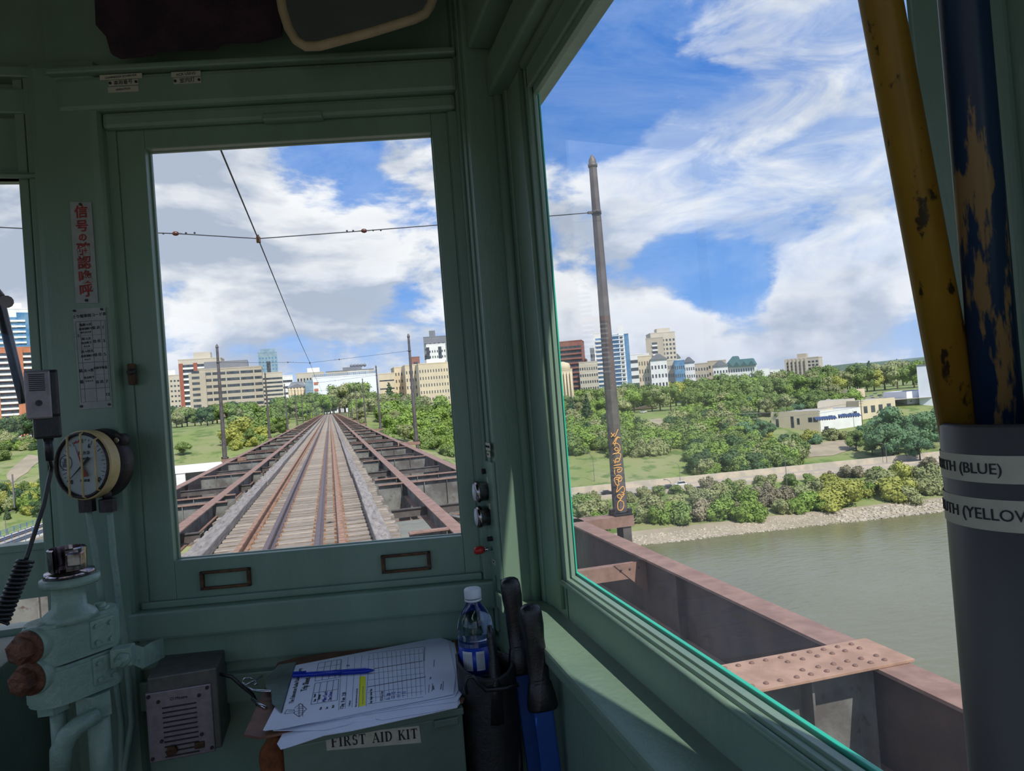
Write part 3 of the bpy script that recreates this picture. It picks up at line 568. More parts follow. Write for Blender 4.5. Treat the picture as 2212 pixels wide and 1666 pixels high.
for (px, w_, pz0, pz1) in ((118, .027, 1535, 1508), (205, .030, 1545, 1495)):
    a, b = r(px, pz0, VY), r(px-4, pz1, VY); m = MB(); m.cyl(a, b, w_, seg=6); m.build('union_nut', M['valve'], t)
for (px, w_, y0, y1) in ((125, .013, 1530, 1700), (212, .018, 1540, 1760)):
    a, b = r(px, y0, VY), r(px+8, y1, VY); b.x, b.y = a.x, a.y; m = MB(); m.cyl(a, b, w_, seg=16); m.build('pipe', M['valve'], t)
m = MB(); m.tube([r(175, 1560, VY-.05)+Vector((.02, .02, .0)), r(168, 1568, VY-.05), r(145, 1590, VY-.05), r(132, 1620, VY-.05), r(130, 1680, VY-.05)], [.013, .015, .017, .017, .015], 14); m.build('elbow_pipe', M['valve'], t)
m = MB(); a, b = r(245, 1425), r(290, 1405)
m.box(r(242, 1442, VY)+Vector((0, -.01, 0)), r(286, 1395, VY)+Vector((0, .02, 0)), .003); m.build('clamp', M['valve'], t)
m = MB(); p = r(262, 1428, VY-.015); m.lathe([(.014, -.01), (.014, .0), (.010, .003), (.006, .004), (.006, .012)], p, (-.2, -.97, 0), 6); m.build('clamp_bolt', M['valve'], t)
m = MB(); q_ = [r(284, 1395, 1.43), r(305, 1402, 1.45), r(322, 1390, 1.53), r(348, 1380, 1.62)]; m.prism([q_[0], q_[1], q_[2], q_[3], q_[3]-Vector((0, 0, .040)), q_[2]-Vector((0, 0, .040)), q_[1]-Vector((0, 0, .036)), q_[0]-Vector((0, 0, .034))], (.003, .006, 0)); m.build('wall_bracket', M['valve'], t)
for dz_ in (-.006, -.033): m = MB(); p = q_[3]+Vector((-.006, -.004, dz_)); m.cyl(p, p+Vector((-.001, -.004, 0)), .004, seg=8); m.build('screw', M['valve'], t)
# desk edge and dark cabinet left under the window
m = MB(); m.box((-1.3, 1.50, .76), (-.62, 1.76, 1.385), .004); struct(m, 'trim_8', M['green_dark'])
# ================================================================ radio microphone with coiled cord, wiper
t = thing('radio_microphone', 'grey and black radio hand microphone hanging at the left window', 'microphone', tuple(Py(88, 850, 1.35)))
o_ = Vector(t.location)
fx = Vector((.93, .34, 0)); fr = frame((0, 0, 0), fx, Vector((.085, 0, 1)))
m = MB(); m.box((-.018, -.040, -.003), (.026, .038, .022), .005, fr); m.box((-.014, -.075, .0), (.026, -.035, .018), .004, fr); m.build('case', M['black'], t)
m = MB(); m.box((-.022, -.042, .016), (.014, .037, .027), .003, fr); g = m.build('front_panel', M['alubox'] if False else M['alu'], t)
m = MB()
for k in range(9): m.box((-.016, .004+k*.0032, .0262), (.006, .0058+k*.0032, .0278), 0, fr)
m.cyl(fr @ Vector((-.004, -.016, .026)), fr @ Vector((-.004, -.016, .0285)), .005, seg=12); m.build('grille_slots', M['black'], g)
m = MB(); m.cyl(fr @ Vector((.006, -.070, .009)), fr @ Vector((.006, -.112, .009)), .008, .006); m.build('strain_relief', M['black'], t)
a = fr @ Vector((.006, -.11, .009)); pts = [a, Py(112, 1010, 1.36)-o_, Py(95, 1090, 1.35)-o_, Py(72, 1160, 1.34)-o_, Py(55, 1212, 1.33)-o_]
q = []
for i in range(4):
    for k in range(5): q.append(pts[i].lerp(pts[i+1], k/5))
m = MB(); m.tube(q+[pts[-1]], .0035, 8); A_, B_ = pts[-1], Py(0, 1345, 1.30)-o_; cl = []
ux = Vector((.85, .3, .35)).normalized(); ax_ = (B_-A_).normalized(); uy = ax_.cross(ux).normalized(); ux = uy.cross(ax_)
for i in range(181): k = i/180; cl.append(A_.lerp(B_, k)+(ux*math.cos(k*2*PI*14)+uy*math.sin(k*2*PI*14))*.0105)
m.tube(cl, .0033, 6); m.build('coiled_cord', M['black'], t)
t = thing('windscreen_wiper', 'black windscreen wiper arm across the left window glass', 'wiper', tuple(Py(20, 760, 1.84)))
o_ = Vector(t.location); m = MB(); m.tube([Py(-8, 640, 1.845)-o_, Py(50, 872, 1.845)-o_], .009, 8); m.build('blade', M['black'], t)
m = MB(); a, b = Py(6, 640, 1.835)-o_, Py(60, 868, 1.835)-o_; m.line(a, b, .006, .004, (0, -1, 0)); m.build('blade_spine', M['alu'], t)
m = MB(); m.tube([Py(-60, 560, 1.84)-o_, Py(5, 640, 1.835)-o_], .006); m.cyl(Py(14, 652, 1.84)-o_, Py(14, 652, 1.82)-o_, .014, seg=12); m.build('pivot', M['alu'], t)
# ================================================================ speaker on the front wall
sy = 1.56
A_, B_, C_, D_ = (Py(x, y, sy) for x, y in ((313, 1500), (455, 1473), (462, 1628), (325, 1650)))
cx_, cz_ = (A_.x+B_.x)/2, (A_.z+D_.z)/2; hw, hh = (B_.x-A_.x)/2, (A_.z-D_.z)/2
t = thing('intercom_speaker', 'grey metal intercom speaker box on the wall below the front window', 'speaker', (cx_, sy, cz_))
m = MB(); m.box((-hw+.004, .004, -hh+.004), (hw+.012, .16, hh+.028), .003); m.build('housing', M['alubox'], t)
m = MB(); m.box((-hw, 0, -hh), (hw, .006, hh), .002); fp = m.build('front_plate', M['alu'], t)
m = MB()
for k in range(11): m.box((-hw*.52, -.0015, hh*.52-k*.0095-.0015), (hw*.52, .001, hh*.52-k*.0095+.0012))
m.build('grille_slots', M['black'], fp)
for x, z in ((-.9, .9), (.88, .9), (.62, .72), (-.62, .72), (-.6, -.42), (.62, -.42), (-.9, -.88), (.9, -.86)): q = MB(); q.cyl((x*hw, -.003, z*hh), (x*hw, 0, z*hh), .0035, seg=8); q.build('screw', M['darkmetal'], fp)
q = MB(); q.cyl((-.30*hw, -.010, -.72*hh), (-.30*hw, 0, -.72*hh), .010, seg=12); q.build('volume_knob', M['brass'], t)
q = MB(); q.box((.38*hw, -.005, -.80*hh), (.68*hw, 0, -.62*hh), .001); q.build('rocker_switch', M['brass'], t)
text('CI Miyama', .0075, M['darkink'], fp, frame((0, -.0008, hh*.74), (1, 0, 0), (0, 0, 1)))
m = MB(); P = [Py(x, y, 1.60) for x, y in ((470, 1455), (500, 1462), (520, 1480), (545, 1500), (575, 1560))]; m.tube(P, .004, 6); tag(m.build('loose_cable', M['black']), 'thin dark cable running from the speaker behind the clipboard', 'cable')
# ================================================================ first aid box with clipboard
zt = 1.280; a, b = Pz(610, 1600, zt), Pz(998, 1528, zt); fy = (a.y+b.y)/2; x0, x1 = a.x, b.x
t = thing('first_aid_box', 'green wooden first aid box with a printed paper label', 'box', ((x0+x1)/2, fy, .80)); w = (x1-x0)/2
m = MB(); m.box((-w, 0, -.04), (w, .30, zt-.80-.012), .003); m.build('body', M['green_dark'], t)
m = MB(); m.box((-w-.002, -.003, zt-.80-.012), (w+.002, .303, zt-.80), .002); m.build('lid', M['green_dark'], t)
m = MB(); m.box((.66*w, -.007, .455-.0), (.94*w, 0, .468), .002); m.build('hasp', M['green_dark'], t)
pA, pB, pC, pD = (Py(x, y, fy-.0008) for x, y in ((703, 1590), (905, 1568), (910, 1605), (706, 1622)))
o_ = Vector(t.location)
m = MB(); m.prism([p-o_ for p in (pA, pB, pC, pD)], (0, .0006, 0)); lb = m.build('paper_label', M['cream'], t)
# serif capitals cut from strokes: thick stems, thin arms, slab serifs
def serif_word(mb, s_, org, ux, uz, h, ny=(0, -1, 0)):
    ux, uz = Vector(ux).normalized(), Vector(uz).normalized(); pen = 0.0
    def P(x, y): return Vector(org)+ux*(x*h)+uz*(y*h)
    def st(x0_, y0_, x1_, y1_, w_): mb.line(P(x0_, y0_), P(x1_, y1_), w_*h, .0004, ny)
    def arc(cx_, cy_, rx, ry, a0, a1, wv, wh):
        n = 10; pr = None
        for i in range(n+1):
            a = math.radians(a0+(a1-a0)*i/n); q = (cx_+rx*math.cos(a), cy_+ry*math.sin(a))
            if pr: st(*pr, *q, abs(math.cos(a))*wv+abs(math.sin(a))*wh)
            pr = q
    T, t_, S = .18, .075, .06
    for ch in s_:
        x = pen
        if ch == ' ': pen += .50; continue
        if ch in 'FIRTDK':
            sx_ = x+.16 if ch != 'T' else x+.36
            st(sx_, 0, sx_, 1, T); st(sx_-.15, .025, sx_+.15, .025, S); st(sx_-.15, .975, sx_+.15, .975, S)
        if ch == 'F': st(x+.1, .975, x+.62, .975, t_); st(x+.61, 1, x+.61, .78, .05); st(x+.2, .52, x+.48, .52, t_); st(x+.48, .62, x+.48, .42, .04); pen += .78
        elif ch == 'I': pen += .44
        elif ch == 'R': st(x+.16, .975, x+.36, .975, t_); arc(x+.36, .74, .17, .235, 90, -90, .13, .05); st(x+.16, .50, x+.36, .50, t_); st(x+.36, .50, x+.62, .02, .14); st(x+.52, .025, x+.74, .025, S); pen += .84
        elif ch == 'S': arc(x+.30, .745, .17, .23, 35, 260, .12, .06); arc(x+.30, .275, .19, .25, 80, -145, .13, .06); st(x+.46, .97, x+.46, .76, .045); st(x+.10, .03, x+.10, .26, .045); pen += .68
        elif ch == 'T': st(x+.04, .975, x+.68, .975, t_); st(x+.05, 1, x+.05, .76, .05); st(x+.67, 1, x+.67, .76, .05); pen += .84
        elif ch == 'A': st(x+.10, .02, x+.38, 1, .06); st(x+.36, 1, x+.64, .02, .15); st(x+.2, .34, x+.55, .34, .05); st(x, .025, x+.22, .025, S); st(x+.5, .025, x+.80, .025, S); pen += .86
        elif ch == 'D': st(x+.16, .975, x+.34, .975, t_); st(x+.16, .025, x+.34, .025, t_); arc(x+.34, .5, .30, .475, 90, -90, .15, .05); pen += .84
        elif ch == 'K': st(x+.2, .42, x+.60, .97, .06); st(x+.34, .58, x+.64, .02, .14); st(x+.46, .975, x+.72, .975, S); st(x+.5, .025, x+.80, .025, S); pen += .86
    return pen
a = Py(716, 1616, fy-.0010)-o_; b = Py(895, 1597, fy-.0010)-o_; ux = (b-a); hgt = .0208
mt = MB(); wd_ = serif_word(mt, 'FIRST AID KIT', (0, 0, 0), (1, 0, 0), (0, 0, 1), 1.0); mt.bm.free(); hh_ = ux.length/wd_*1.0
m = MB(); serif_word(m, 'FIRST AID KIT', a+Vector((0, 0, .001)), ux, (0, 0, 1), hh_*1.06); m.build('lettering', M['darkink'], lb)
# clipboard
zc = zt+.002
def on(px, py, h=0.0): return Pz(px, py, zc+h)
t = thing('clipboard', 'brown hardboard clipboard with a steel clip lying on the first aid box', 'clipboard', tuple(on(780, 1500)))
o_ = Vector(t.location)
m = MB(); m.prism([on(x, y)-o_ for x, y in ((527, 1592), (535, 1575), (572, 1492), (600, 1436), (640, 1425), (965, 1376), (985, 1384), (1008, 1505), (1000, 1520), (560, 1598))], (0, 0, .004)); m.build('hardboard', M['board'], t)
m = MB(); hz = .013
m.prism([on(x, y, hz)-o_ for x, y in ((602, 1438), (638, 1432), (607, 1541), (588, 1522), (585, 1495), (575, 1490), (572, 1470))], (0, 0, .0015))
m.prism([on(638, 1432, hz)-o_, on(607, 1541, hz)-o_, on(611, 1541, .007)-o_, on(641, 1434, .007)-o_], (.002, 0, .001)); m.build('clip_plate', M['steel'], t)
m = MB(); m.tube([on(x, y, .02)-o_ for x, y in ((566, 1460), (545, 1473), (530, 1480), (522, 1474), (527, 1466), (540, 1464), (552, 1470), (554, 1478), (548, 1480))], .0018, 8); m.tube([on(x, y, .018)-o_ for x, y in ((523, 1478), (536, 1485), (548, 1492), (586, 1494))], .0024, 8); m.tube([on(x, y, .006)-o_ for x, y in ((545, 1510), (560, 1522), (575, 1530))], .003, 8); m.build('clip_spring', M['steel'], t)
# sheets under the clip, each its own
sheets = [('crumpled lower sheet with a printed corner sticking out at the near left', [(598, 1600), (622, 1566), (640, 1445), (965, 1388), (994, 1520), (987, 1530), (905, 1548), (760, 1580), (700, 1590), (640, 1602), (606, 1612)]),
          ('white sheet sticking out along the near edge of the pile', [(590, 1580), (650, 1446), (962, 1384), (992, 1500), (988, 1529), (826, 1556), (808, 1553), (770, 1553), (752, 1566), (700, 1578)]),
          ('white sheet with a bent corner near the bottle', [(576, 1578), (648, 1442), (960, 1384), (982, 1390), (1003, 1492), (988, 1516), (880, 1530)]),
          ('plain sheet directly under the trip sheet', [(572, 1580), (644, 1441), (952, 1381), (975, 1386), (998, 1478), (982, 1506)])]
for i, (lab, pl) in enumerate(sheets):
    m = MB(); hgt = .0045+i*.0016
    P = [on(x, y, hgt-.0) for x, y in pl]
    if i == 0: P = [p+Vector((0, 0, -.006 if y > 1590 else 0)) for p, (x, y) in zip(P, pl)]
    m.prism(P, (0, 0, .0011)); bmesh.ops.triangulate(m.bm, faces=m.bm.faces[:]); o = m.build('paper_sheet', M['paper']); tag(o, lab, 'paper', 'papers on the clipboard')
m = MB(); m.prism([on(x, y, .002) for x, y in ((752, 1566), (772, 1551), (800, 1556), (812, 1560), (790, 1562))], (0, 0, .006)); o = m.build('paper_curl', M['paper'], None); tag(o, 'small torn curl of paper at the near edge of the sheets', 'paper')
TH = .0115
t = thing('trip_sheet', 'top printed trip sheet form with tables and a yellow highlight', 'form', tuple(on(780, 1480, TH))); o_ = Vector(t.location)
def ot(px, py, h=0.0): return on(px, py, TH+.0010+h)-o_
m = MB(); m.prism([on(x, y, TH)-o_ for x, y in ((568, 1579), (640, 1438), (948, 1378), (968, 1384), (984, 1460), (980, 1500), (900, 1517), (740, 1548), (600, 1577))], (0, 0, .0009)); m.build('sheet', M['paper'], t)
def z5(a, b): return (500+a/4.096, 1360+b/4.096)
m = MB()
def ln(a, b, w_=.0007): m.line(ot(*z5(*a)), ot(*z5(*b)), w_, .0003)
for q in (((703, 665), (740, 478)), ((740, 478), (950, 443)), ((950, 443), (935, 628)), ((935, 628), (703, 665)), ((722, 565), (945, 530)), ((760, 655), (790, 470)), ((820, 645), (850, 460)), ((880, 637), (905, 452)),
          ((738, 458), (770, 298)), ((770, 298), (970, 266)), ((970, 266), (955, 425)), ((955, 425), (738, 458)), ((752, 392), (960, 350)), ((800, 450), (830, 290)), ((860, 440), (885, 280)), ((915, 430), (935, 272)), ((760, 345), (966, 308))): ln(*q, .0011)
for k in range(12):     # the big table
    x = 1255+k*40; ln((x, 215+(-4)*k), (x+22, 640-6*k), .0006)
for y in (215, 270, 395, 450, 560, 610, 660): ln((1205, y), (1700, y-62), .0006)
for (x, a, b) in ((948, 718, 270), (1005, 700, 245), (1065, 690, 240), (1125, 690, 230), (1190, 680, 228)): ln((x, a), (x+28, b), .0006)
for (a, b) in (((1205, 510), (1720, 420)), ((1260, 348), (1690, 280))): ln(a, b, .0028)
for (x, a, b) in ((1775, 548, 480), (1790, 330, 270), (1745, 560, 490), (1870, 540, 460), (1705, 280, 155)): ln((x, a), (x+4, b), .0012)
m.build('printed_lines', M['ink'], t)
m = MB(); m.prism([ot(*z5(*q), .0001) for q in ((1125, 685), (1132, 418), (1188, 415), (1185, 672))], (0, 0, .0002)); m.build('highlight_stripe', M['yellowmark'], t)
def tx(s_, p0, p1, size, mt_='darkink', bold=0.0, h=.0002):
    a, b = ot(*z5(*p0), h), ot(*z5(*p1), h); d = b-a; text(s_, size, M[mt_], t, frame(a, d, Vector((0, 0, 1)).cross(d)), align='LEFT', bold=bold, depth=.0002)
tx('The Edmonton Radial Railway Society', (530, 655), (610, 340), .0115); tx('Trip Sheet', (640, 545), (690, 380), .0155, bold=.0003)
for s_, a, b, sz in (('Date', (735, 640), (755, 560), .006), ('Operator', (770, 625), (800, 500), .0065), ('Route', (735, 600), (742, 540), .006), ('1 Day   8 am   2:30', (975, 705), (1020, 440), .0095), ('Conductor', (1040, 680), (1080, 440), .0055), ('Please complete this form at the end of the shift', (1100, 685), (1120, 400), .0042), ('1 2 3 4 5 6 7 8 9', (1330, 635), (1340, 500), .0065),
                     ('Note: all trips are to be recorded on this sheet', (1160, 660), (1165, 430), .0042), ('Trip  Depart  Arrive  Pass', (1235, 655), (1235, 240), .0062), ('Signature', (1785, 535), (1785, 470), .0052), ('Date', (1760, 440), (1760, 400), .0052), ('Return to barn', (1850, 530), (1860, 460), .004), ('Mon', (790, 710), (790, 670), .006), ('Tue', (845, 705), (845, 665), .006), ('Wed', (900, 695), (900, 655), .006)): tx(s_, a, b, sz, 'ink' if sz < .006 else 'darkink')
for s_, a, b, sz in (('Mike Card', (820, 640), (850, 480), .0105), ('Tim Orion', (870, 630), (890, 470), .0095), ('11   20', (1385, 625), (1400, 520), .0105), ('12   12', (1430, 610), (1440, 500), .0100), ('11   3', (1480, 600), (1490, 500), .0100), ('1  11', (1525, 590), (1535, 490), .0105), (':37', (1030, 330), (1040, 290), .009)): tx(s_, a, b, sz, 'inkblue')
m = MB()   # line drawing of the station emblem, lower left corner of the form
E5 = [((470, 745), (490, 712)), ((490, 712), (555, 712)), ((555, 712), (560, 735)), ((560, 735), (470, 748)), ((555, 700), (610, 655)), ((610, 655), (665, 705)), ((665, 705), (600, 775)), ((600, 775), (550, 740)), ((575, 705), (640, 700)), ((570, 725), (645, 718)), ((580, 742), (630, 736)), ((500, 725), (550, 722)), ((585, 690), (632, 685)), ((598, 660), (598, 770)), ((630, 660), (630, 768))]
for a, b in E5: m.line(ot(*z5(*a)), ot(*z5(*b)), .0013, .0003)
m.build('printed_emblem', M['ink'], t)
t = thing('ballpoint_pen', 'blue ballpoint pen lying across the trip sheet', 'pen', tuple(on(720, 1455, TH+.006))); o_ = Vector(t.location)
a, b = on(632, 1459, TH+.006)-o_, on(809, 1448, TH+.006)-o_; d = (b-a); Ln = d.length
m = MB(); m.lathe([(.0042, 0), (.0046, .002), (.0046, Ln*.60)], a, d, 16); m.build('barrel', M['pen'], t)
m = MB(); m.lathe([(.0048, Ln*.60), (.0052, Ln*.63), (.0052, Ln*.88), (.0042, Ln*.92), (.0022, Ln*.975), (.0006, Ln)], a, d, 16); m.build('grip', M['bluepole'] if False else M['pen'], t)
m = MB(); s_ = d.normalized(); m.line(a+s_*.0+Vector((0, 0, .005)), a+s_*Ln*.17+Vector((0, 0, .005)), .0035, .0015); m.build('pocket_clip', M['pen'], t)
# orange-brown cloth beside the box
m = MB(); P0 = Py(605, 1650, 1.33); g = bmesh.ops.create_icosphere(m.bm, subdivisions=4, radius=.05)
for v in g['verts']:
    n_ = math.sin(v.co.x*90+v.co.z*40)*.004+math.sin(v.co.z*130+v.co.y*60)*.003; v.co *= 1+n_/.05; v.co = Vector((v.co.x*.62, v.co.y*.9, v.co.z*1.5))+P0
    for f in v.link_faces: f.smooth = True
tag(m.build('work_cloth', M['orange']), 'crumpled orange-brown cloth hanging left of the first aid box', 'cloth')
# shelf carrying the box
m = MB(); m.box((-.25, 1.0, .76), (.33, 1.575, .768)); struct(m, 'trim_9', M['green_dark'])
# ================================================================ water bottle
b0 = Pf(1030, 1400, .27); bx, by = b0.x, b0.y; ztop = Pf(1014, 1272, .27).z; Hb = .205; zb = ztop-Hb
t = thing('water_bottle', 'half full clear plastic water bottle with a white cap and blue label', 'bottle', (bx, by, zb))
prof = [(.026, 0), (.0315, .006), (.0315, .02), (.0295, .024), (.0325, .03), (.0325, .043), (.031, .047), (.033, .052), (.0335, .11), (.0335, .118), (.031, .124), (.0335, .132), (.031, .148), (.022, .166), (.0135, .178), (.0125, .186), (.0125, .19)]
m = MB(); m.lathe(prof, seg=40); o = m.build('bottle_shell', M['waterbottle'], t)
tl = Vector((-.075, 0, 0))
m = MB(); m.lathe([(.0338, .058), (.0338, .106)], seg=40); bl = m.build('label_band', M['bottlelabel'], t)
for a0, wd_ in ((-150, 34), (-104, 26), (-60, 22)):
    m = MB(); n_ = 6
    for i in range(n_):
        a1, a2 = math.radians(a0+wd_*i/n_), math.radians(a0+wd_*(i+1)/n_); R_ = .0341
        vs = [m.bm.verts.new((R_*math.cos(a), R_*math.sin(a), z)) for a, z in ((a1, .066), (a2, .066), (a2, .100), (a1, .100))]; m.bm.faces.new(vs)
    pn = m.build('label_panel', M['white'], bl)
    m = MB()
    for k in range(6):
        a1 = math.radians(a0+wd_*(k+.5)/6); p = Vector((.0344*math.cos(a1), .0344*math.sin(a1), .069)); m.line(p, p+Vector((0, 0, .027)), .0006, .0001, (math.cos(a1), math.sin(a1), 0))
    m.build('small_print', M['ink'], pn)
m = MB(); m.lathe([(.0155, .183), (.016, .184), (.016, .187)], seg=30); m.build('neck_ring', M['white'], t)
m = MB(); m.lathe([(.0155, .1885), (.0158, .190), (.0158, .2035), (.014, .2055)], seg=36); m.build('cap', M['white'], t)
m = MB(); m.lathe([(.0255, .003), (.0300, .007), (.0300, .021), (.0282, .024), (.0308, .031), (.0308, .043), (.0298, .047), (.0312, .053), (.0318, .112), (.030, .116)], seg=32); m.build('water', mat('clear_water', (.55, .75, .95), .02, trans=1.0), t)
# ================================================================ black tool pouch, cutters, pliers
def q3(px, py, Y): return Py(px, py, Y)
t = thing('tool_pouch', 'black leather tool pouch standing between the first aid box and the wall', 'pouch', tuple(q3(1060, 1650, 1.24)))
o_ = Vector(t.location); pA, pB = q3(1004, 1480, 1.235), q3(1122, 1480, 1.26)
m = MB(); n_ = 20; rows = []
cxp, cyp = (pA.x+pB.x)/2, 1.30; rx, ry = (pB.x-pA.x)/2*1.04, .062
for zi in range(7):
    z = [1.02, 1.10, 1.18, 1.25, 1.31, 1.335, 1.34][zi]
    row = []
    for i in range(n_):
        a = 2*PI*i/n_; dip = -.022*max(0, math.cos(a-math.radians(250)))*(1 if zi >= 5 else 0)+(.020*math.cos(a-math.radians(200)) if zi >= 5 else 0)*.5
        row.append(m.bm.verts.new(Vector((cxp+rx*math.cos(a)*(1+.02*math.sin(3*a+zi)), cyp+ry*math.sin(a), z+dip))-o_))
    rows.append(row)
inner = [[m.bm.verts.new(v.co+Vector((cxp, cyp, 0)) * 0 + (Vector((cxp, cyp, v.co.z+o_.z))-o_-v.co)*.10) for v in rows[k]] for k in (6, 4)]
for A_, B_ in zip(rows+[inner[0]], rows[1:]+[inner[0], inner[1]]):
    if A_ is B_: continue
    for i in range(n_): m.bm.faces.new((A_[i], A_[(i+1) % n_], B_[(i+1) % n_], B_[i])).smooth = True
m.build('pouch_body', M['leather'], t)
m = MB(); P = [q3(x, y, 1.232)-o_ for x, y in ((1008, 1500), (1004, 1478), (1010, 1464), (1022, 1462), (1032, 1474), (1050, 1492), (1090, 1488), (1120, 1480))]; m.tube(P, .0035, 8); m.build('rim_piping', M['black'], t)
def handle(pts, label, name, Y, wgrip, kids=True):
    """a cutter handle: rubber grip over a flat blue steel arm"""
    top, mid, bot = (q3(x, y, Y) for x, y in pts); t = thing(name, label, 'bolt cutter handle', tuple(bot)); o_ = bot
    d = (top-mid).normalized(); Lg = (top-mid).length; side = Vector((1, -.15, 0)); side = (side-d*side.dot(d)).normalized(); nrm = side.cross(d).normalized()
    m = MB(); rings = []; w_ = wgrip
    prof = [(-.004, 1.30), (.0, 1.36), (.018, 1.25), (.04, 1.02), (.25*Lg, .92), (.5*Lg, .95), (.66*Lg, .90), (.8*Lg, 1.0), (.92*Lg, .98), (.975*Lg, .85), (1.0*Lg, .55), (1.01*Lg, .2)]
    for h, k in prof:
        c = mid+d*h-o_; bow = nrm*.002*math.sin(h/Lg*PI)
        rings.append([m.bm.verts.new(c+bow+side*math.copysign(abs(math.cos(a))**.7, math.cos(a))*w_*k+nrm*math.copysign(abs(math.sin(a))**.7, math.sin(a))*w_*.72*k) for a in (2*PI*i/20 for i in range(20))])
    for A_, B_ in zip(rings, rings[1:]):
        for i in range(20): m.bm.faces.new((A_[i], A_[(i+1) % 20], B_[(i+1) % 20], B_[i])).smooth = True
    m.bm.faces.new(rings[-1]); m.bm.faces.new(rings[0][::-1]); g = m.build('rubber_grip', M['rubber'], t)
    m = MB()
    for k in range(6): c = mid+d*(Lg*(.10+.035*k))-o_+nrm*w_*.70*(-1 if nrm.y > 0 else 1); m.line(c-side*w_*.5, c+side*w_*.5, .0022, .0012, -nrm if nrm.y > 0 else nrm)
    m.build('grip_ribs', M['rubber'], g)
    m = MB(); e = mid+(bot-mid)*1.0; fr = frame(mid-o_, side, d); m.box((-w_*.86, -(mid-e).length-.05, -w_*.45), (w_*.86, .004, w_*.45), .003, fr); m.build('steel_arm', M['blue'], t); return t
handle(((1100, 1249), (1128, 1447), (1150, 1668)), 'black gripped blue tool handle, the rear one touching the sill corner', 'cutter_handle', 1.29, .0185)
handle(((1144, 1306), (1172, 1524), (1184, 1668)), 'black gripped blue tool handle, the front one lower and nearer', 'cutter_handle', 1.20, .0195)
t = thing('pliers_handle', 'thin black tool handle standing up out of the pouch before the bottle', 'tool', tuple(q3(1068, 1440, 1.26))); o_ = Vector(t.location)
m = MB(); m.tube([q3(1072, 1560, 1.25)-o_, q3(1069, 1480, 1.25)-o_, q3(1066, 1420, 1.255)-o_, q3(1060, 1375, 1.26)-o_, q3(1057, 1352, 1.26)-o_], [.016, .014, .008, .0075, .004], 12); m.build('grip', M['rubber'], t)
# ================================================================ grey tube with two painted poles
tcx, tcy, tr = .3725, .318, .0425
t = thing('pole_holder_tube', 'grey plastic tube with two label bands holding the painted poles', 'tube', (tcx, tcy, .76)); ztb = Pd(2100, 912, .40).z-.76
m = MB(); n_ = 40
for A_, B_ in ((tr, tr),): pass
rg = [[m.bm.verts.new((rr_*math.cos(a), rr_*math.sin(a), z)) for a in (2*PI*i/n_ for i in range(n_))] for rr_, z in ((tr, 0), (tr, ztb-.002), (tr-.0015, ztb), (tr-.003, ztb-.001), (tr-.0035, ztb-.01), (tr-.0035, .05))]
for A_, B_ in zip(rg, rg[1:]):
    for i in range(n_): m.bm.faces.new((A_[i], A_[(i+1) % n_], B_[(i+1) % n_], B_[i])).smooth = True
m.bm.faces.new(rg[-1]); m.build('tube_body', M['pvc'], t)
def band(zc_, h, words, ang_end, size):
    m = MB(); n_ = 48; R_ = tr+.0006
    a = [[m.bm.verts.new((R_*math.cos(q), R_*math.sin(q), z)) for q in (2*PI*i/n_ for i in range(n_))] for z in (zc_-h/2, zc_+h/2)]
    for i in range(n_): m.bm.faces.new((a[0][i], a[0][(i+1) % n_], a[1][(i+1) % n_], a[1][i])).smooth = True
    bd = m.build('label_band', M['tape'], t); me = text_mesh(words, size, 0, 'LEFT', .0002); me.materials.clear(); me.materials.append(M['darkink'])
    for v in me.vertices:
        q = ang_end+v.co.x/R_; r_ = R_+.0003+v.co.z; v.co = (r_*math.cos(q), r_*math.sin(q), zc_+v.co.y)
    link('lettering', me, bd)
band(ztb-.0235, .0145, 'NORTH (BLUE)', math.radians(131), .0082); band(ztb-.0475, .0165, 'SOUTH (YELLOW)', math.radians(131), .0086)
def painted_pole(name, label, pa, da, pb, db, r_, mt_):
    a, b = Pd(*pa, da), Pd(*pb, db); d = (b-a).normalized(); lo = a-d*.035; hi = a+d*((2.775-a.z)/d.z)
    m = MB(); m.cyl(lo, hi, r_, seg=24); tag(m.build(name, M[mt_]), label, 'pole')
painted_pole('wooden_pole', 'worn yellow painted pole leaning up out of the grey tube', (2072, 912), .414, (1902, 0), .414, .0112, 'yellow')
painted_pole('wooden_pole', 'worn dark blue painted pole with bare wood patches in the tube', (2158, 912), .401, (2080, 0), .401, .0122, 'bluepole')
# ================================================================ bridge: track
TCX = -.66
tie_me = []
for k in range(6):
    m = MB(); m.box((-1.60, -.115, -.17), (1.60, .115, 0), .012, seg=1)
    for v in m.bm.verts: v.co.x += rnd.uniform(-.02, .02); v.co.y += rnd.uniform(-.008, .008); v.co.z += rnd.uniform(-.006, .004)
    me = m.mesh('tie'); me.materials.append(M['wood']); tie_me.append(me)
TIE_L = 'weathered grey timber tie lying crosswise under the rails of the bridge track'
y = 1.95; n = 0
while n < 300:
    o = link('railway_tie', tie_me[n % 6], None, (TCX+rnd.uniform(-.05, .05), y+rnd.uniform(-.015, .015), -.150), rnd.uniform(-.006, .006)); tag(o, TIE_L, 'railway tie', 'timber ties of the bridge track'); y += .405; n += 1
m = MB()
while y < 345: m.box((TCX-1.6, y-.115, -.32), (TCX+1.6, y+.115, -.150)); y += .405
tag(m.build('distant_railway_ties', M['wood']), 'far run of timber ties too small to tell apart towards the bridge end', 'railway ties', kind='stuff')
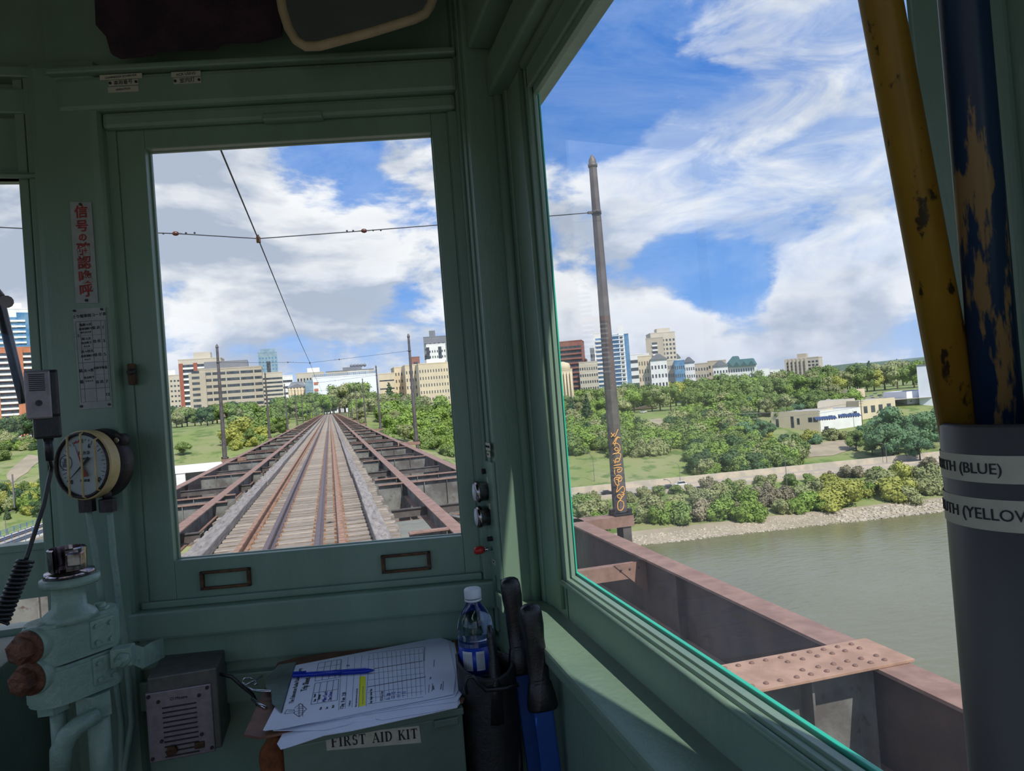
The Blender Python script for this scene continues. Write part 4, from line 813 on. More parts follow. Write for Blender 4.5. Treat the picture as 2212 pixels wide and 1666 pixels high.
def rail(x, label, mt_, w=.068, lab='rail'):
    m = MB(); prof = [(-.065, -.150), (.065, -.150), (.065, -.138), (.010, -.120), (.010, -.045), (w/2, -.036), (w/2, -.006), (w/2-.006, 0), (-w/2+.006, 0), (-w/2, -.006), (-w/2, -.036), (-.010, -.045), (-.010, -.120), (-.065, -.138)]
    pr = [m.bm.verts.new((a, -6, b)) for a, b in prof]; po = [m.bm.verts.new((a, 345, b)) for a, b in prof]
    for i in range(len(prof)): m.bm.faces.new((pr[(i+1) % 14], pr[i], po[i], po[(i+1) % 14]))
    m.bm.faces.new(pr); m.bm.faces.new(po[::-1]); tag(m.build('steel_rail', M[mt_], None, (x, 0, 0)), label, 'rail')
rail(-1.363, 'rust-orange outer rail on the left side of the track', 'rail_rust', .075); rail(.035, 'rust-orange outer rail on the right side of the track', 'rail_rust', .085)
rail(-.985, 'dull purple-brown inner guard rail, left of the track middle', 'rail_dark'); rail(-.300, 'dull purple-brown inner guard rail, right of the track middle', 'rail_dark')
m = MB()
for k in range(170):
    yy = 2.1+k*.405
    for x in (-1.363, .035, -.985, -.300):
        for s_ in (-1, 1): m.box((x+s_*.085-.016, yy-.03, -.152), (x+s_*.085+.016, yy+.01, -.112))
tag(m.build('rail_spikes', M['rail_rust']), 'countless rusty spikes and clips holding the rails to the ties', 'spikes', kind='stuff')
def guard(x, w, side):
    y = 1.9; k = 0
    while y < 345:
        Ln = 6.4 if y < 60 else 40; m = MB(); m.box((-w/2, .015, -.152), (w/2, Ln-.015, .0), .010, seg=1)
        if y < 60:
            for q in range(int(Ln/.81)): m.cyl((rnd.uniform(-.05, .05), .4+q*.81, -.001), (rnd.uniform(-.05, .05), .4+q*.81, .010), .022, seg=8)
        tag(m.build('guard_timber', M['guard'], None, (x+rnd.uniform(-.012, .012), y, 0)), 'length of grey bolted guard timber on the %s end of the ties' % side, 'guard timber', 'guard timbers along the %s side of the track' % side)
        y += Ln; k += 1
guard(-1.93, .26, 'left'); guard(.60, .22, 'right')
# ---------------------------------------------------------------- steelwork
RUST, WEB = M['steel_rust'], M['steel_web']
XL, XR = -4.25, 3.19
def girder(name, x, label, zt, fw, depth, webmat, y0=-6, y1=345, stiff=3.3, bf=1.0):
    t = thing(name, label, 'girder', (x, y0, 0)); Ln = y1-y0
    m = MB(); m.box((-fw/2, 0, zt-.022), (fw/2, Ln, zt)); m.build('top_flange', RUST, t)
    m = MB(); m.box((-.012, 0, zt-depth), (.012, Ln, zt-.022)); m.build('web', webmat, t)
    m = MB(); m.box((-fw/2*bf, 0, zt-depth-.022), (fw/2*bf, Ln, zt-depth)); m.build('bottom_flange', RUST, t)
    if stiff:
        k = 0; yy = 9.7-y0-stiff*4
        while yy < Ln and k < 60: m = MB(); m.box((-fw*.42, yy-.008, zt-depth), (fw*.42, yy+.008, zt-.022)); m.build('stiffener', webmat, t); yy += stiff; k += 1
    return t
girder('bridge_girder', XR, 'long rust-brown edge girder of the bridge beside the right-hand window', 0, .23, .66, M['girder_web'], bf=.35)
girder('bridge_girder', XL, 'long rust-brown edge girder along the left side of the bridge', 0, .23, .95, M['girder_web'])
girder('stringer_beam', 1.62, 'rust-brown lengthwise beam between the track and the right edge girder', .004, .20, .30, WEB, y0=5, stiff=0)
girder('stringer_beam', -2.62, 'rust-brown lengthwise beam between the track and the left edge girder', .004, .20, .30, WEB, y0=5, stiff=0)
girder('track_stringer', -1.36, 'dark steel beam carrying the ties under the left rail', -.325, .24, .50, WEB, stiff=0)
girder('track_stringer', .035, 'dark steel beam carrying the ties under the right rail', -.325, .24, .50, WEB, stiff=0)
def make_beam(wide=.16):
    t = thing('cross_beam', 'riveted rust-topped steel cross beam of the bridge deck', 'cross beam', (0, 0, 0))
    for nm, a, b in (('right_arm', .96, XR-.118), ('left_arm', XL+.118, -2.30)):
        m = MB(); m.box((a, -wide/2, -.020), (b, wide/2, .0)); m.build('top_flange', RUST, t)
        m = MB(); m.box((a, -.010, -.86), (b, .010, -.020)); w_ = m.build('web', WEB, t)
        for k in range(1, 4):
            x = a+(b-a)*k/4; m = MB(); m.box((x-.008, -.07, -.85), (x+.008, .07, -.03)); m.build('stiffener', WEB, w_)
        m = MB()
        for k in range(int((b-a)/.12)):
            for s_ in (-1, 1): m.ball((a+.06+k*.12, s_*wide*.3, .001), .013, 1, (1, 1, .6))
        m.build('rivets', RUST, t)
        m = MB(); m.box((a, -wide/2, -.875), (b, wide/2, -.855)); m.build('bottom_flange', RUST, t)
    m = MB(); m.box((-2.30, -.06, -.95), (.96, .06, -.85)); m.build('centre_web', WEB, t)
    return t
ys = [10.3, 16.95]; k = 0
while ys[-1] < 330:
    b = 18.3+k*20.9; ys += [b, b+6.6, b+13.0, b+19.5]; k += 1
b0_ = make_beam(); b0_.location = (0, ys[0], 0)
for i, yy in enumerate(ys[1:]): dup(b0_, (0, yy, 0), group='riveted cross beams of the bridge deck')
b0_['group'] = 'riveted cross beams of the bridge deck'
def make_brace():
    t = thing('deck_brace', 'thin dark bracing bar between the cross beams of the bridge', 'bracing', (0, 0, 0))
    m = MB(); m.box((.96, -.035, -.12), (XR-.12, .035, -.10)); m.box((.96, -.006, -.26), (XR-.12, .006, -.12)); m.build('right_bar', M['pole'], t)
    m = MB(); m.box((XL+.12, -.035, -.12), (-2.3, .035, -.10)); m.box((XL+.12, -.006, -.26), (-2.3, .006, -.12)); m.build('left_bar', M['pole'], t)
    return t
br = make_brace(); br.location = (0, 13.4, 0); br['group'] = 'thin bracing bars between cross beams'
for a_, b_ in zip(ys[2:26], ys[3:27]):
    if b_-a_ > 3: dup(br, (0, (a_+b_)/2, 0), group='thin bracing bars between cross beams')
# inner diagonal struts in the near bays
for (x0, y0, x1, y1, lab) in ((1.7, 10.5, 2.9, 13.2, 'right near bay'), (2.9, 13.6, 1.75, 16.8, 'right second bay'), (-2.8, 10.5, -4.0, 13.2, 'left near bay'), (-4.0, 13.6, -2.8, 16.8, 'left second bay')):
    m = MB(); m.line((x0, y0, -.62), (x1, y1, -.62), .14, .02); m.line((x0, y0, -.70), (x1, y1, -.70), .02, .08); tag(m.build('diagonal_strut', M['steel_web']), 'flat steel diagonal strut low in the %s of the deck' % lab, 'strut')
# big riveted plate on the near cross beam
pc = [(2.25, 3.70), (3.34, 3.70), (3.36, 4.16), (2.25, 4.16)]
t = thing('riveted_plate', 'large rust-brown riveted plate joining the near cross beam to the edge girder', 'plate', (2.8, 3.93, 0))
m = MB(); m.box((-1.9, -.21, .002), (.54, .21, .020), .003); m.build('plate', M['plate_rust'], t)
m = MB()
for (u, v) in [(i*.105, j) for i in range(6) for j in (-.15, -.075, .07, .15)] + [(-.1*(i+1), j) for i in range(12) for j in (-.15, .15)]: m.ball((-.15+u+rnd.uniform(-.008, .008), v, .020), .0175, 2, (1, 1, .75))
m.build('rivets', M['rivet'], t)
t = thing('near_cross_beam', 'sunlit grey web of the cross beam under the large riveted plate', 'cross beam', (0, 3.93, 0))
m = MB(); m.box((.9, -.01, -.70), (XR-.118, .01, 0)); m.build('web', WEB, t)
for x in (1.5, 2.1, 2.68, 3.10): m = MB(); m.box((x-.008, -.12, -.73), (x+.008, .12, 0)); m.build('stiffener', WEB, t)
m = MB(); m.box((.9, -.16, -.72), (XR-.118, .16, -.70)); m.build('bottom_flange', RUST, t)
# bracket beam with a gusset
t = thing('side_bracket', 'short rusty bracket beam with a triangular gusset against the edge girder', 'bracket', (2.6, 7.3, 0))
m = MB(); m.box((-1.5, -.05, -.10), (.56, .05, -.085)); m.box((-1.5, -.05, -.24), (.56, -.04, -.10)); m.build('bracket_beam', RUST, t)
m = MB(); m.prism([(.20, -.06, -.07), (.57, -.06, -.07), (.57, -.06, -.42)], (0, .012, 0)); m.build('gusset', RUST, t)
m = MB(); [m.ball((.28+.1*k, -.062, -.13), .014, 1) for k in range(3)]; m.build('rivets', M['girder_web'], t)
# cable tray at the foot of the girder
for i, (a, b) in enumerate(((5.0, 5.75), (5.95, 6.9), (7.15, 8.7), (8.9, 11.0), (3.0, 3.7))):
    m = MB(); m.box((2.98, a, -.80), (3.07, b, -.72), .01); m.tube([(3.05, a-.12, -.76), (3.06, a, -.70), (3.05, (a+b)/2, -.69), (3.06, b, -.70), (3.07, b+.12, -.77)], .010, 6)
    tag(m.build('cable_duct', M['black']), 'black cable duct below the edge girder, ' + ('first beyond the riveted plate', 'second beyond the riveted plate', 'third beyond the riveted plate', 'furthest, near the outrigger', 'nearest, before the riveted plate')[i], 'cable duct')
t = thing('lower_walkway', 'pale concrete ledge of the lower deck seen below the edge girder', 'walkway', (0, 0, -6.6)); m = MB(); m.box((-8.0, -12, -.4), (8.0, 340, 0)); m.build('slab', M['deckroad'], t)
for s_, x in (('left', -8.0), ('right', 8.0)): m = MB(); m.box((x-.05, -12, 0), (x+.05, 340, 1.0)); m.build('parapet', M['steel_web'], t)
# piers
for i, yy in enumerate((60, 130, 200, 265, 330)):
    t = thing('bridge_pier', 'steel trestle tower of the bridge, number %s from the near side' % ('one', 'two', 'three', 'four', 'five')[i], 'bridge tower', (TCX, yy, -47))
    for x in (-4.2, 4.2):
        for y_ in (-3, 3): m = MB(); m.box((x-.4, y_-.4, 0), (x+.4, y_+.4, 39.5)); m.build('leg', M['steel_web'], t)
    m = MB(); m.box((-5, -4, 0), (5, 4, 6), .2); m.build('footing', M['concrete'], t)
# ---------------------------------------------------------------- poles and wires
def octo(mb, z0, z1, r0, r1, seg=8):
    a = [mb.bm.verts.new((r0*math.cos(PI/8+2*PI*i/seg), r0*math.sin(PI/8+2*PI*i/seg), z0)) for i in range(seg)]; b = [mb.bm.verts.new((r1*math.cos(PI/8+2*PI*i/seg), r1*math.sin(PI/8+2*PI*i/seg), z1)) for i in range(seg)]
    for i in range(seg): mb.bm.faces.new((a[i], a[(i+1) % seg], b[(i+1) % seg], b[i]))
    mb.bm.faces.new(a[::-1]); mb.bm.faces.new(b)
def make_pole(side):
    t = thing('trolley_pole', '', 'pole', (0, 0, 0))
    m = MB(); octo(m, .05, 5.0, .105, .055); m.build('shaft', M['pole'], t)
    m = MB(); m.lathe([(.066, 4.99), (.072, 5.0), (.072, 5.03), (.060, 5.035), (.056, 5.09), (.018, 5.16), (.005, 5.17)], seg=8); m.build('cap', M['pole'], t)
    m = MB(); m.lathe([(.075, 4.31), (.075, 4.36)], seg=8); m.box((-.03, -.10, 4.325), (.03, .10, 4.345)); m.box((-.13 if side > 0 else .05, -.02, 4.32), (-.05 if side > 0 else .13, .02, 4.35)); m.build('wire_clamp', M['pole'], t)
    m = MB(); m.box((-.13, -.13, .0), (.13, .13, .03), .003); m.box((-.155, -.02, .02), (-.10, .05, .09), .004); m.box((.10, -.05, .02), (.16, .03, .08), .004); m.build('foot', M['darkmetal'], t)
    m = MB(); m.box((-.9*side, -.14, -.02), (.14*side, .14, .0)); m.box((-.9*side, -.14, -.15), (.14*side, -.125, -.02)); ou = m.build('outrigger', RUST, t)
    m = MB(); m.box((-.03*side, -.12, -.95), (.10*side, .12, -.03), .01); m.build('bracket_leg', M['pole'], t)
    return t
polesR = [9.65+24.95*k for k in range(14)]
ordn = ['nearest', 'second', 'third', 'fourth', 'fifth', 'sixth', 'seventh', 'eighth', 'ninth', 'tenth', 'eleventh', 'twelfth', 'thirteenth', 'fourteenth']
pr_, pl_ = make_pole(1), make_pole(-1)
pr_.location = (3.90, polesR[0], 0); pr_['label'] = 'nearest right-hand trolley pole, large and covered in orange graffiti'; pl_.location = (-4.68, polesR[0], 0); pl_['label'] = 'nearest left-hand trolley pole, between the two front windows'
pr_['group'] = 'trolley poles along the right edge'; pl_['group'] = 'trolley poles along the left edge'
for k, yy in enumerate(polesR[1:], 1):
    dup(pr_, (3.90, yy, 0), label='%s dark steel trolley pole along the right edge of the bridge' % ordn[k]); dup(pl_, (-4.68, yy, 0), label='%s dark steel trolley pole along the left edge of the bridge' % ordn[k])
# orange graffiti on the nearest pole (child of it, drawn on its tram-facing side)
def g4(a, b): return (1300+a/5.75, 900+b/5.75)
def gcurve(strokes, pole, matn, name, base, w_):
    m = MB(); pl = Vector(pole.location)
    for st in strokes:
        P = []
        for a, b in st:
            p = Py(*g4(a, b), pole.location.y-.105); z = p.z; rz = .105-(.05)*(z-.05)/4.95; P.append(Vector((p.x, pole.location.y-rz*.93, z))-pl)
        Q = []
        for i in range(len(P)-1):
            p0, p1, p2, p3 = P[max(i-1, 0)], P[i], P[i+1], P[min(i+2, len(P)-1)]
            for k in range(4):
                u = k/4; Q.append(.5*((2*p1)+(p2-p0)*u+(2*p0-5*p1+4*p2-p3)*u*u+(3*p1-p0-3*p2+p3)*u**3))
        Q.append(P[-1]); m.tube(Q, w_, 5)
    m.build(name, M[matn], pole)
gcurve([[(120, 205), (165, 250), (195, 190), (210, 160)], [(120, 260), (150, 225), (165, 210)], [(235, 270), (195, 258), (165, 300), (140, 345)], [(215, 255), (185, 290), (160, 375)], [(150, 345), (190, 335), (225, 365), (228, 420), (190, 460), (150, 462)], [(165, 400), (185, 385), (205, 400), (205, 430), (170, 420), (160, 400)],
        [(140, 470), (200, 455), (238, 470), (230, 520), (215, 560), (180, 565), (175, 535), (205, 520), (232, 540)], [(150, 545), (175, 580), (160, 575)], [(150, 612), (225, 600), (243, 590)],
        [(150, 645), (200, 635), (250, 640), (245, 680), (205, 695), (200, 665), (235, 655)], [(165, 660), (160, 700), (175, 725)], [(180, 745), (215, 730), (250, 760), (245, 800), (215, 805), (210, 780), (240, 765)], [(175, 790), (200, 785), (215, 850), (180, 845), (160, 770), (230, 760)],
        [(200, 850), (195, 900), (185, 945), (230, 900), (265, 870), (285, 900), (275, 945), (240, 940)], [(195, 985), (225, 970), (250, 1000), (240, 1020), (205, 1010), (195, 985)], [(240, 1010), (265, 990), (280, 960), (250, 975)],
        [(225, 1045), (265, 1060), (275, 1110), (255, 1160), (215, 1165), (198, 1120), (205, 1070), (235, 1035), (250, 1010)]], pr_, 'spray', 'orange_graffiti', None, .0065)
# wires
SAG = -.26
t = thing('trolley_wire', 'single overhead trolley wire running away above the track', 'wire', (-.72, 0, 0)); P = []
for k in range(14):
    P.append((0, -1+0 if k == 0 else polesR[k-1], 4.05 if k else 3.93)); 
    if k: P.append((0, polesR[k-1]+12.4, 3.97))
m = MB(); m.tube([(0, -15, 4.0)]+P[1:], .0085, 6); m.build('wire', M['wire'], t)
def span(yy, k):
    t = thing('span_wire', '%s cross span wire slung between a pair of trolley poles' % ordn[k], 'wire', (-.72, yy, 4.06), group='span wires over the track')
    P = [(-3.88, 0, .275), (-2.4, 0, .16), (-.97, 0, .085), (0, 0, 0), (1.33, 0, .075), (2.9, 0, .17), (4.54, 0, .275)]
    m = MB(); m.tube(P, .0065 if k < 2 else .009, 6); m.build('wire', M['wire'], t)
    if k > 5: return
    for x, z in ((-.97, .085), (1.33, .075)):
        m = MB(); m.ball((x, 0, z), .036, 2, (1.15, .8, .8)); ins = m.build('insulator', M['insulator'], t)
        if k < 2:
            m = MB(); m.tube([(x-.07, 0, z), (x-.04, .035, z+.01), (x+.04, .035, z+.01), (x+.07, 0, z)], .005, 5)
            for dx in (-.22, -.14, .12, .22): m.ball((x+dx, 0, z+.004), .014, 1)
            m.build('wire_grips', M['wire'], ins)
    m = MB(); m.box((-.025, -.04, -.05), (.025, .04, .02), .006); m.cyl((0, 0, .02), (0, 0, .05), .012); m.build('hanger', M['brass'], t)
for k, yy in enumerate(polesR): span(yy, k)
# fence and gate across the far end of the bridge
t = thing('end_gate', 'pale mesh gate closing the track at the far end of the bridge', 'gate', (TCX, 346, 0))
for x in (-5, -2, 1.2, 4): m = MB(); m.cyl((x, 0, -.2), (x, 0, 2.6), .09, seg=8); m.build('post', M['alu'], t)
m = MB()
for z in (.4, .9, 1.4, 1.9, 2.4): m.box((-5, -.02, z), (4, .02, z+.05))
m.build('rails', M['alu'], t)
# ================================================================ land and river
def interp(T, v):
    if v <= T[0][0]: return T[0][1]
    for (a, b), (c, d) in zip(T, T[1:]):
        if v <= c: return b+(d-b)*(v-a)/(c-a)
    return T[-1][1]
TL_ = [(195, -48), (207, -45.6), (216, -42), (240, -30), (300, -18), (330, -12), (395, -3.2), (440, -1.4), (700, 1.0), (1800, 4)]
TR_ = [(-30, -50), (-2, -45.6), (8, -43.4), (26, -39.6), (39, -37.15), (64, -37.1), (82, -34.5), (125, -27.5), (170, -19.5), (215, -16), (500, -14), (1700, -9)]
def hgt(x, y):
    w = min(1, max(0, (x-15)/70)); w = w*w*(3-2*w); d = y-(207-.095*max(x, 0))
    z = interp(TL_, y)*(1-w)+interp(TR_, d)*w
    return z+(.5*math.sin(x*.031+1)*math.cos(y*.027) if y > 300 else 0)
def ground(px, py):
    d = ray(px, py); t = 150.0
    while t < 1500:
        p = EYE+d*t
        if p.z < hgt(p.x, p.y): return p
        t += 1.0
    return None
xs = [-900, -700, -550, -430]+[-350+12*i for i in range(30)]+[0+6*i for i in range(52)]+[320+16*i for i in range(30)]+[820, 950, 1150, 1500, 2000]
ysg = [190+4*i for i in range(60)]+[432+12*i for i in range(25)]+[760, 850, 1000, 1200, 1500, 1800]
m = MB(); g = [[m.bm.verts.new((x, y, hgt(x, y))) for x in xs] for y in ysg]
for j in range(len(ysg)-1):
    for i in range(len(xs)-1): m.bm.faces.new((g[j][i], g[j][i+1], g[j+1][i+1], g[j+1][i])).smooth = True
M['grass'] = mat('grass_slope', (.175,.235,.06), .95, col2=(.24,.25,.11), scale=.035, bump=.4, bscale=.8, col3=(.10,.16,.035), scale3=.12, c3=(.52,.62))
struct(m, 'ground', M['grass'])
m = MB(); vs = [m.bm.verts.new(p) for p in ((-1500, -700, -45), (2500, -700, -45), (2500, 230, -45), (-1500, 230, -45))]; m.bm.faces.new(vs)
wm = mat('river_water', (.145,.140,.065), .16, col2=(.165,.16,.085), scale=.012, bump=0)
t_ = wm.node_tree; b_ = t_.nodes['Principled BSDF']; tcn = t_.nodes.new('ShaderNodeTexCoord'); mp = t_.nodes.new('ShaderNodeMapping'); mp.inputs['Scale'].default_value = (.5, 1.1, 1); t_.links.new(tcn.outputs['Object'], mp.inputs[0])
nz = t_.nodes.new('ShaderNodeTexNoise'); nz.inputs['Scale'].default_value = .55; nz.inputs['Detail'].default_value = 6; t_.links.new(mp.outputs[0], nz.inputs['Vector']); bn = t_.nodes.new('ShaderNodeBump'); bn.inputs['Strength'].default_value = .55; bn.inputs['Distance'].default_value = .35; t_.links.new(nz.outputs[0], bn.inputs['Height']); t_.links.new(bn.outputs[0], b_.inputs['Normal'])
tag(m.build('river', wm), 'wide calm olive-brown river flowing under the bridge', 'river', kind='stuff')
# riprap: broken stones along the water line
m = MB()
for i in range(5200):
    x = rnd.uniform(60, 300); d = rnd.uniform(-1.5, 8.5)*(1 if x > 130 else .8); yy = 207-.095*x+d; s_ = rnd.uniform(.25, .85)*(1.25 if x > 150 else .8); z = max(hgt(x, yy), -45.1)
    c = Vector((x, yy, z+s_*.1)); vs = [m.bm.verts.new(c+Vector((rnd.uniform(.4, 1)*sx*s_*.7, rnd.uniform(.4, 1)*sy*s_*.5, rnd.uniform(.2, .7)*sz*s_*.55))) for sx in (-1, 1) for sy in (-1, 1) for sz in (-1, 1)]
    for q in ((0, 1, 3, 2), (4, 6, 7, 5), (0, 4, 5, 1), (2, 3, 7, 6), (0, 2, 6, 4), (1, 5, 7, 3)): m.bm.faces.new([vs[k] for k in q])
tag(m.build('riprap_stones', M['riprap']), 'pale broken stones heaped along the far water line', 'stones', kind='stuff')
m = MB()
for i in range(36):
    x0, x1 = 55+i*7, 62+i*7; y0, y1 = 207-.095*x0, 207-.095*x1; vs = [m.bm.verts.new(p) for p in ((x0, y0-1.5, hgt(x0, y0-1.5)+.12), (x1, y1-1.5, hgt(x1, y1-1.5)+.12), (x1, y1+10, hgt(x1, y1+10)+.12), (x0, y0+10, hgt(x0, y0+10)+.12))]; m.bm.faces.new(vs)
tag(m.build('shore_soil', M['rock_soil']), 'strip of bare pale soil between the stones and the bushes', 'soil', kind='stuff')
def patch(name, pts, mt_, label, kind='stuff', dz=.15, cat='ground patch'):
    m = MB(); P = [Vector((x, y, 0)) for x, y in pts]; cx_ = sum(p.x for p in P)/len(P); cy_ = sum(p.y for p in P)/len(P); c = Vector((cx_, cy_, 0)); fine = []
    for i in range(len(P)):
        for k in range(4):
            q = P[i].lerp(P[(i+1) % len(P)], k/4); q += (q-c)*rnd.uniform(-.08, .08); fine.append(q)
    rings = [[m.bm.verts.new((c.x+(p.x-c.x)*r, c.y+(p.y-c.y)*r, hgt(c.x+(p.x-c.x)*r, c.y+(p.y-c.y)*r)+dz)) for p in fine] for r in (1, .8, .6, .4, .2)]
    n_ = len(fine)
    for A, B in zip(rings, rings[1:]):
        for i in range(n_): m.bm.faces.new((A[i], A[(i+1) % n_], B[(i+1) % n_], B[i]))
    m.bm.faces.new(rings[-1]); tag(m.build(name, mt_), label, cat, kind=kind)
def gpts(L_): return [(lambda p: (p.x, p.y))(ground(*q)) for q in L_]
patch('bare_soil', gpts([(1365, 912), (1425, 905), (1440, 928), (1380, 932)]), M['rock_soil'], 'round grey-brown patch of bare soil high on the wooded slope')
patch('bare_soil', gpts([(1740, 958), (1830, 950), (1880, 958), (1800, 985), (1745, 990)]), M['rock_soil'], 'pale bare soil bank below the cream works buildings')
patch('bare_soil', gpts([(10, 1030), (60, 985), (100, 985), (60, 1020), (25, 1045)]), M['rock_soil'], 'sandy worn track across the grass slope in the left window')
# road along the river with its walls
def roadline(off, x): return 207-.095*x+off
def strip(off0, off1, z0, z1, mt_, name, label, cat, x0=74, x1=420, step=11.5):
    m = MB(); k = 0; xx = x0
    while xx < x1:
        a, b = xx, xx+step
        vs = [m.bm.verts.new(p) for p in ((a, roadline(off0, a), z0), (b, roadline(off0, b), z0), (b, roadline(off1, b), z0), (a, roadline(off1, a), z0), (a, roadline(off0, a), z1), (b, roadline(off0, b), z1), (b, roadline(off1, b), z1), (a, roadline(off1, a), z1))]
        for q in ((3, 2, 1, 0), (4, 5, 6, 7), (0, 1, 5, 4), (1, 2, 6, 5), (2, 3, 7, 6), (3, 0, 4, 7)): m.bm.faces.new([vs[i] for i in q])
        xx += step
    return m.build(name, mt_)
tag(strip(42, 62, -37.6, -36.95, M['asphalt'], 'river_road', '', ''), 'tan riverside road with two carriageways beyond the river', 'road')
o = strip(41.2, 41.8, -37.6, -35.9, M['concrete'], 'barrier_wall', '', ''); tag(o, 'pale concrete barrier on the river side of the road', 'barrier')
o = strip(62, 62.8, -37.6, -34.7, M['concrete'], 'retaining_wall', '', ''); tag(o, 'pale concrete retaining wall on the hill side of the road', 'wall')
o = strip(51.8, 52.3, -37.3, -36.3, M['concrete'], 'median_barrier', '', '', x0=120); tag(o, 'low concrete median barrier between the two carriageways', 'barrier')
# cars
def make_car(bodymat, name='car', van=False):
    t = thing(name, '', 'car', (0, 0, 0)); h = 1.0 if not van else 1.25
    m = MB(); m.prism([(-2.25, -.88, .35), (2.2, -.88, .35), (2.28, -.88, .75), (1.5, -.88, .95), (-2.1, -.88, .98), (-2.3, -.88, .8)], (0, 1.76, 0)); m.build('body', bodymat, t)
    m = MB(); m.prism([(-1.9, -.74, .95), (1.1, -.74, .95), (.45, -.74, .45+h), (-1.3, -.74, .47+h)], (0, 1.48, 0)); m.build('window_band', M['glass_dark'], t)
    m = MB(); m.prism([(-1.45, -.70, .44+h), (.5, -.70, .43+h), (.42, -.70, .49+h), (-1.3, -.70, .50+h)], (0, 1.40, 0)); m.build('roof', bodymat, t)
    for x in (-1.4, 1.4):
        for y in (-.9, .68): m = MB(); m.cyl((x, y, .33), (x, y+.22, .33), .33, seg=12); m.build('wheel', M['black'], t)
    return t
cm = {k: mat('car_paint_'+k, c, .3) for k, c in (('white', (.75, .76, .78)), ('silver', (.42, .44, .47)), ('black', (.03, .03, .035)), ('blue', (.06, .10, .22)), ('red', (.4, .03, .03)))}
cars = {k: make_car(v, van=(k == 'white')) for k, v in cm.items()}
first_used = set()
def put_car(kind, loc, rz, label, group=None):
    if kind not in first_used:
        first_used.add(kind); o = cars[kind]; o.location = loc; o.rotation_euler = (0, 0, rz); o['label'] = label
        if group: o['group'] = group
    else: dup(cars[kind], loc, rz, label=label, group=group)
def car_at(kind, px, py, rz, label, z=None, group=None):
    if z is not None: p = Pz(px, py, z)
    else: p = ground(px, py) or Pd(px, py, 430); z = p.z
    put_car(kind, (p.x, p.y, z), rz, label, group)
car_at('black', 1312, 1068, -.09, 'black car on the river road just left of the graffitied pole', -36.95)
car_at('black', 1442, 1056, 3.05, 'black car on the river road following close to the white van', -36.95)
car_at('white', 1470, 1050, 3.05, 'white van on the river road ahead of the black car', -36.95)
car_at('white', 1390, 892, .1, 'white pickup parked by the low brown park building')
# street lamps
def lamp(px, py_base, py_top, lean, label, z=None):
    p = Pz(px, py_base, z) if z else ground(px, py_base); D = (p-EYE).dot(FW); h = (py_base-py_top)*D/FPX
    t = thing('street_lamp', label, 'street lamp', tuple(p)); r_ = h*.012
    m = MB(); m.cyl((0, 0, -1), (0, 0, h*.78), .13, .09, 8); m.build('column', M['alu'], t)
    m = MB(); m.tube([(0, 0, h*.78), (-lean*.05*h, 0, h*.88), (-lean*.15*h, 0, h*.96), (-lean*.28*h, 0, h)], .08, 6); m.build('curved_arm', M['alu'], t)
    m = MB(); m.box((-lean*.28*h-.4, -.12, h-.08), (-lean*.28*h+.4, .12, h+.08), .04); m.build('lamp_head', M['alu'], t)
lamp(1470, 1048, 997, 1, 'curved street lamp by the river road, left of the three', -36.95); lamp(1700, 1046, 977, 1, 'curved street lamp by the river road, middle and tallest', -36.95); lamp(1916, 1000, 957, 1, 'curved street lamp on the river road, nearest the painted poles', -36.95); lamp(1285, 1050, 974, 1, 'street lamp over the grass left of the graffitied pole', -36.95)
lamp(14, 1160, 1105, -1, 'white curved street lamp at the railway bridge, in the left window')
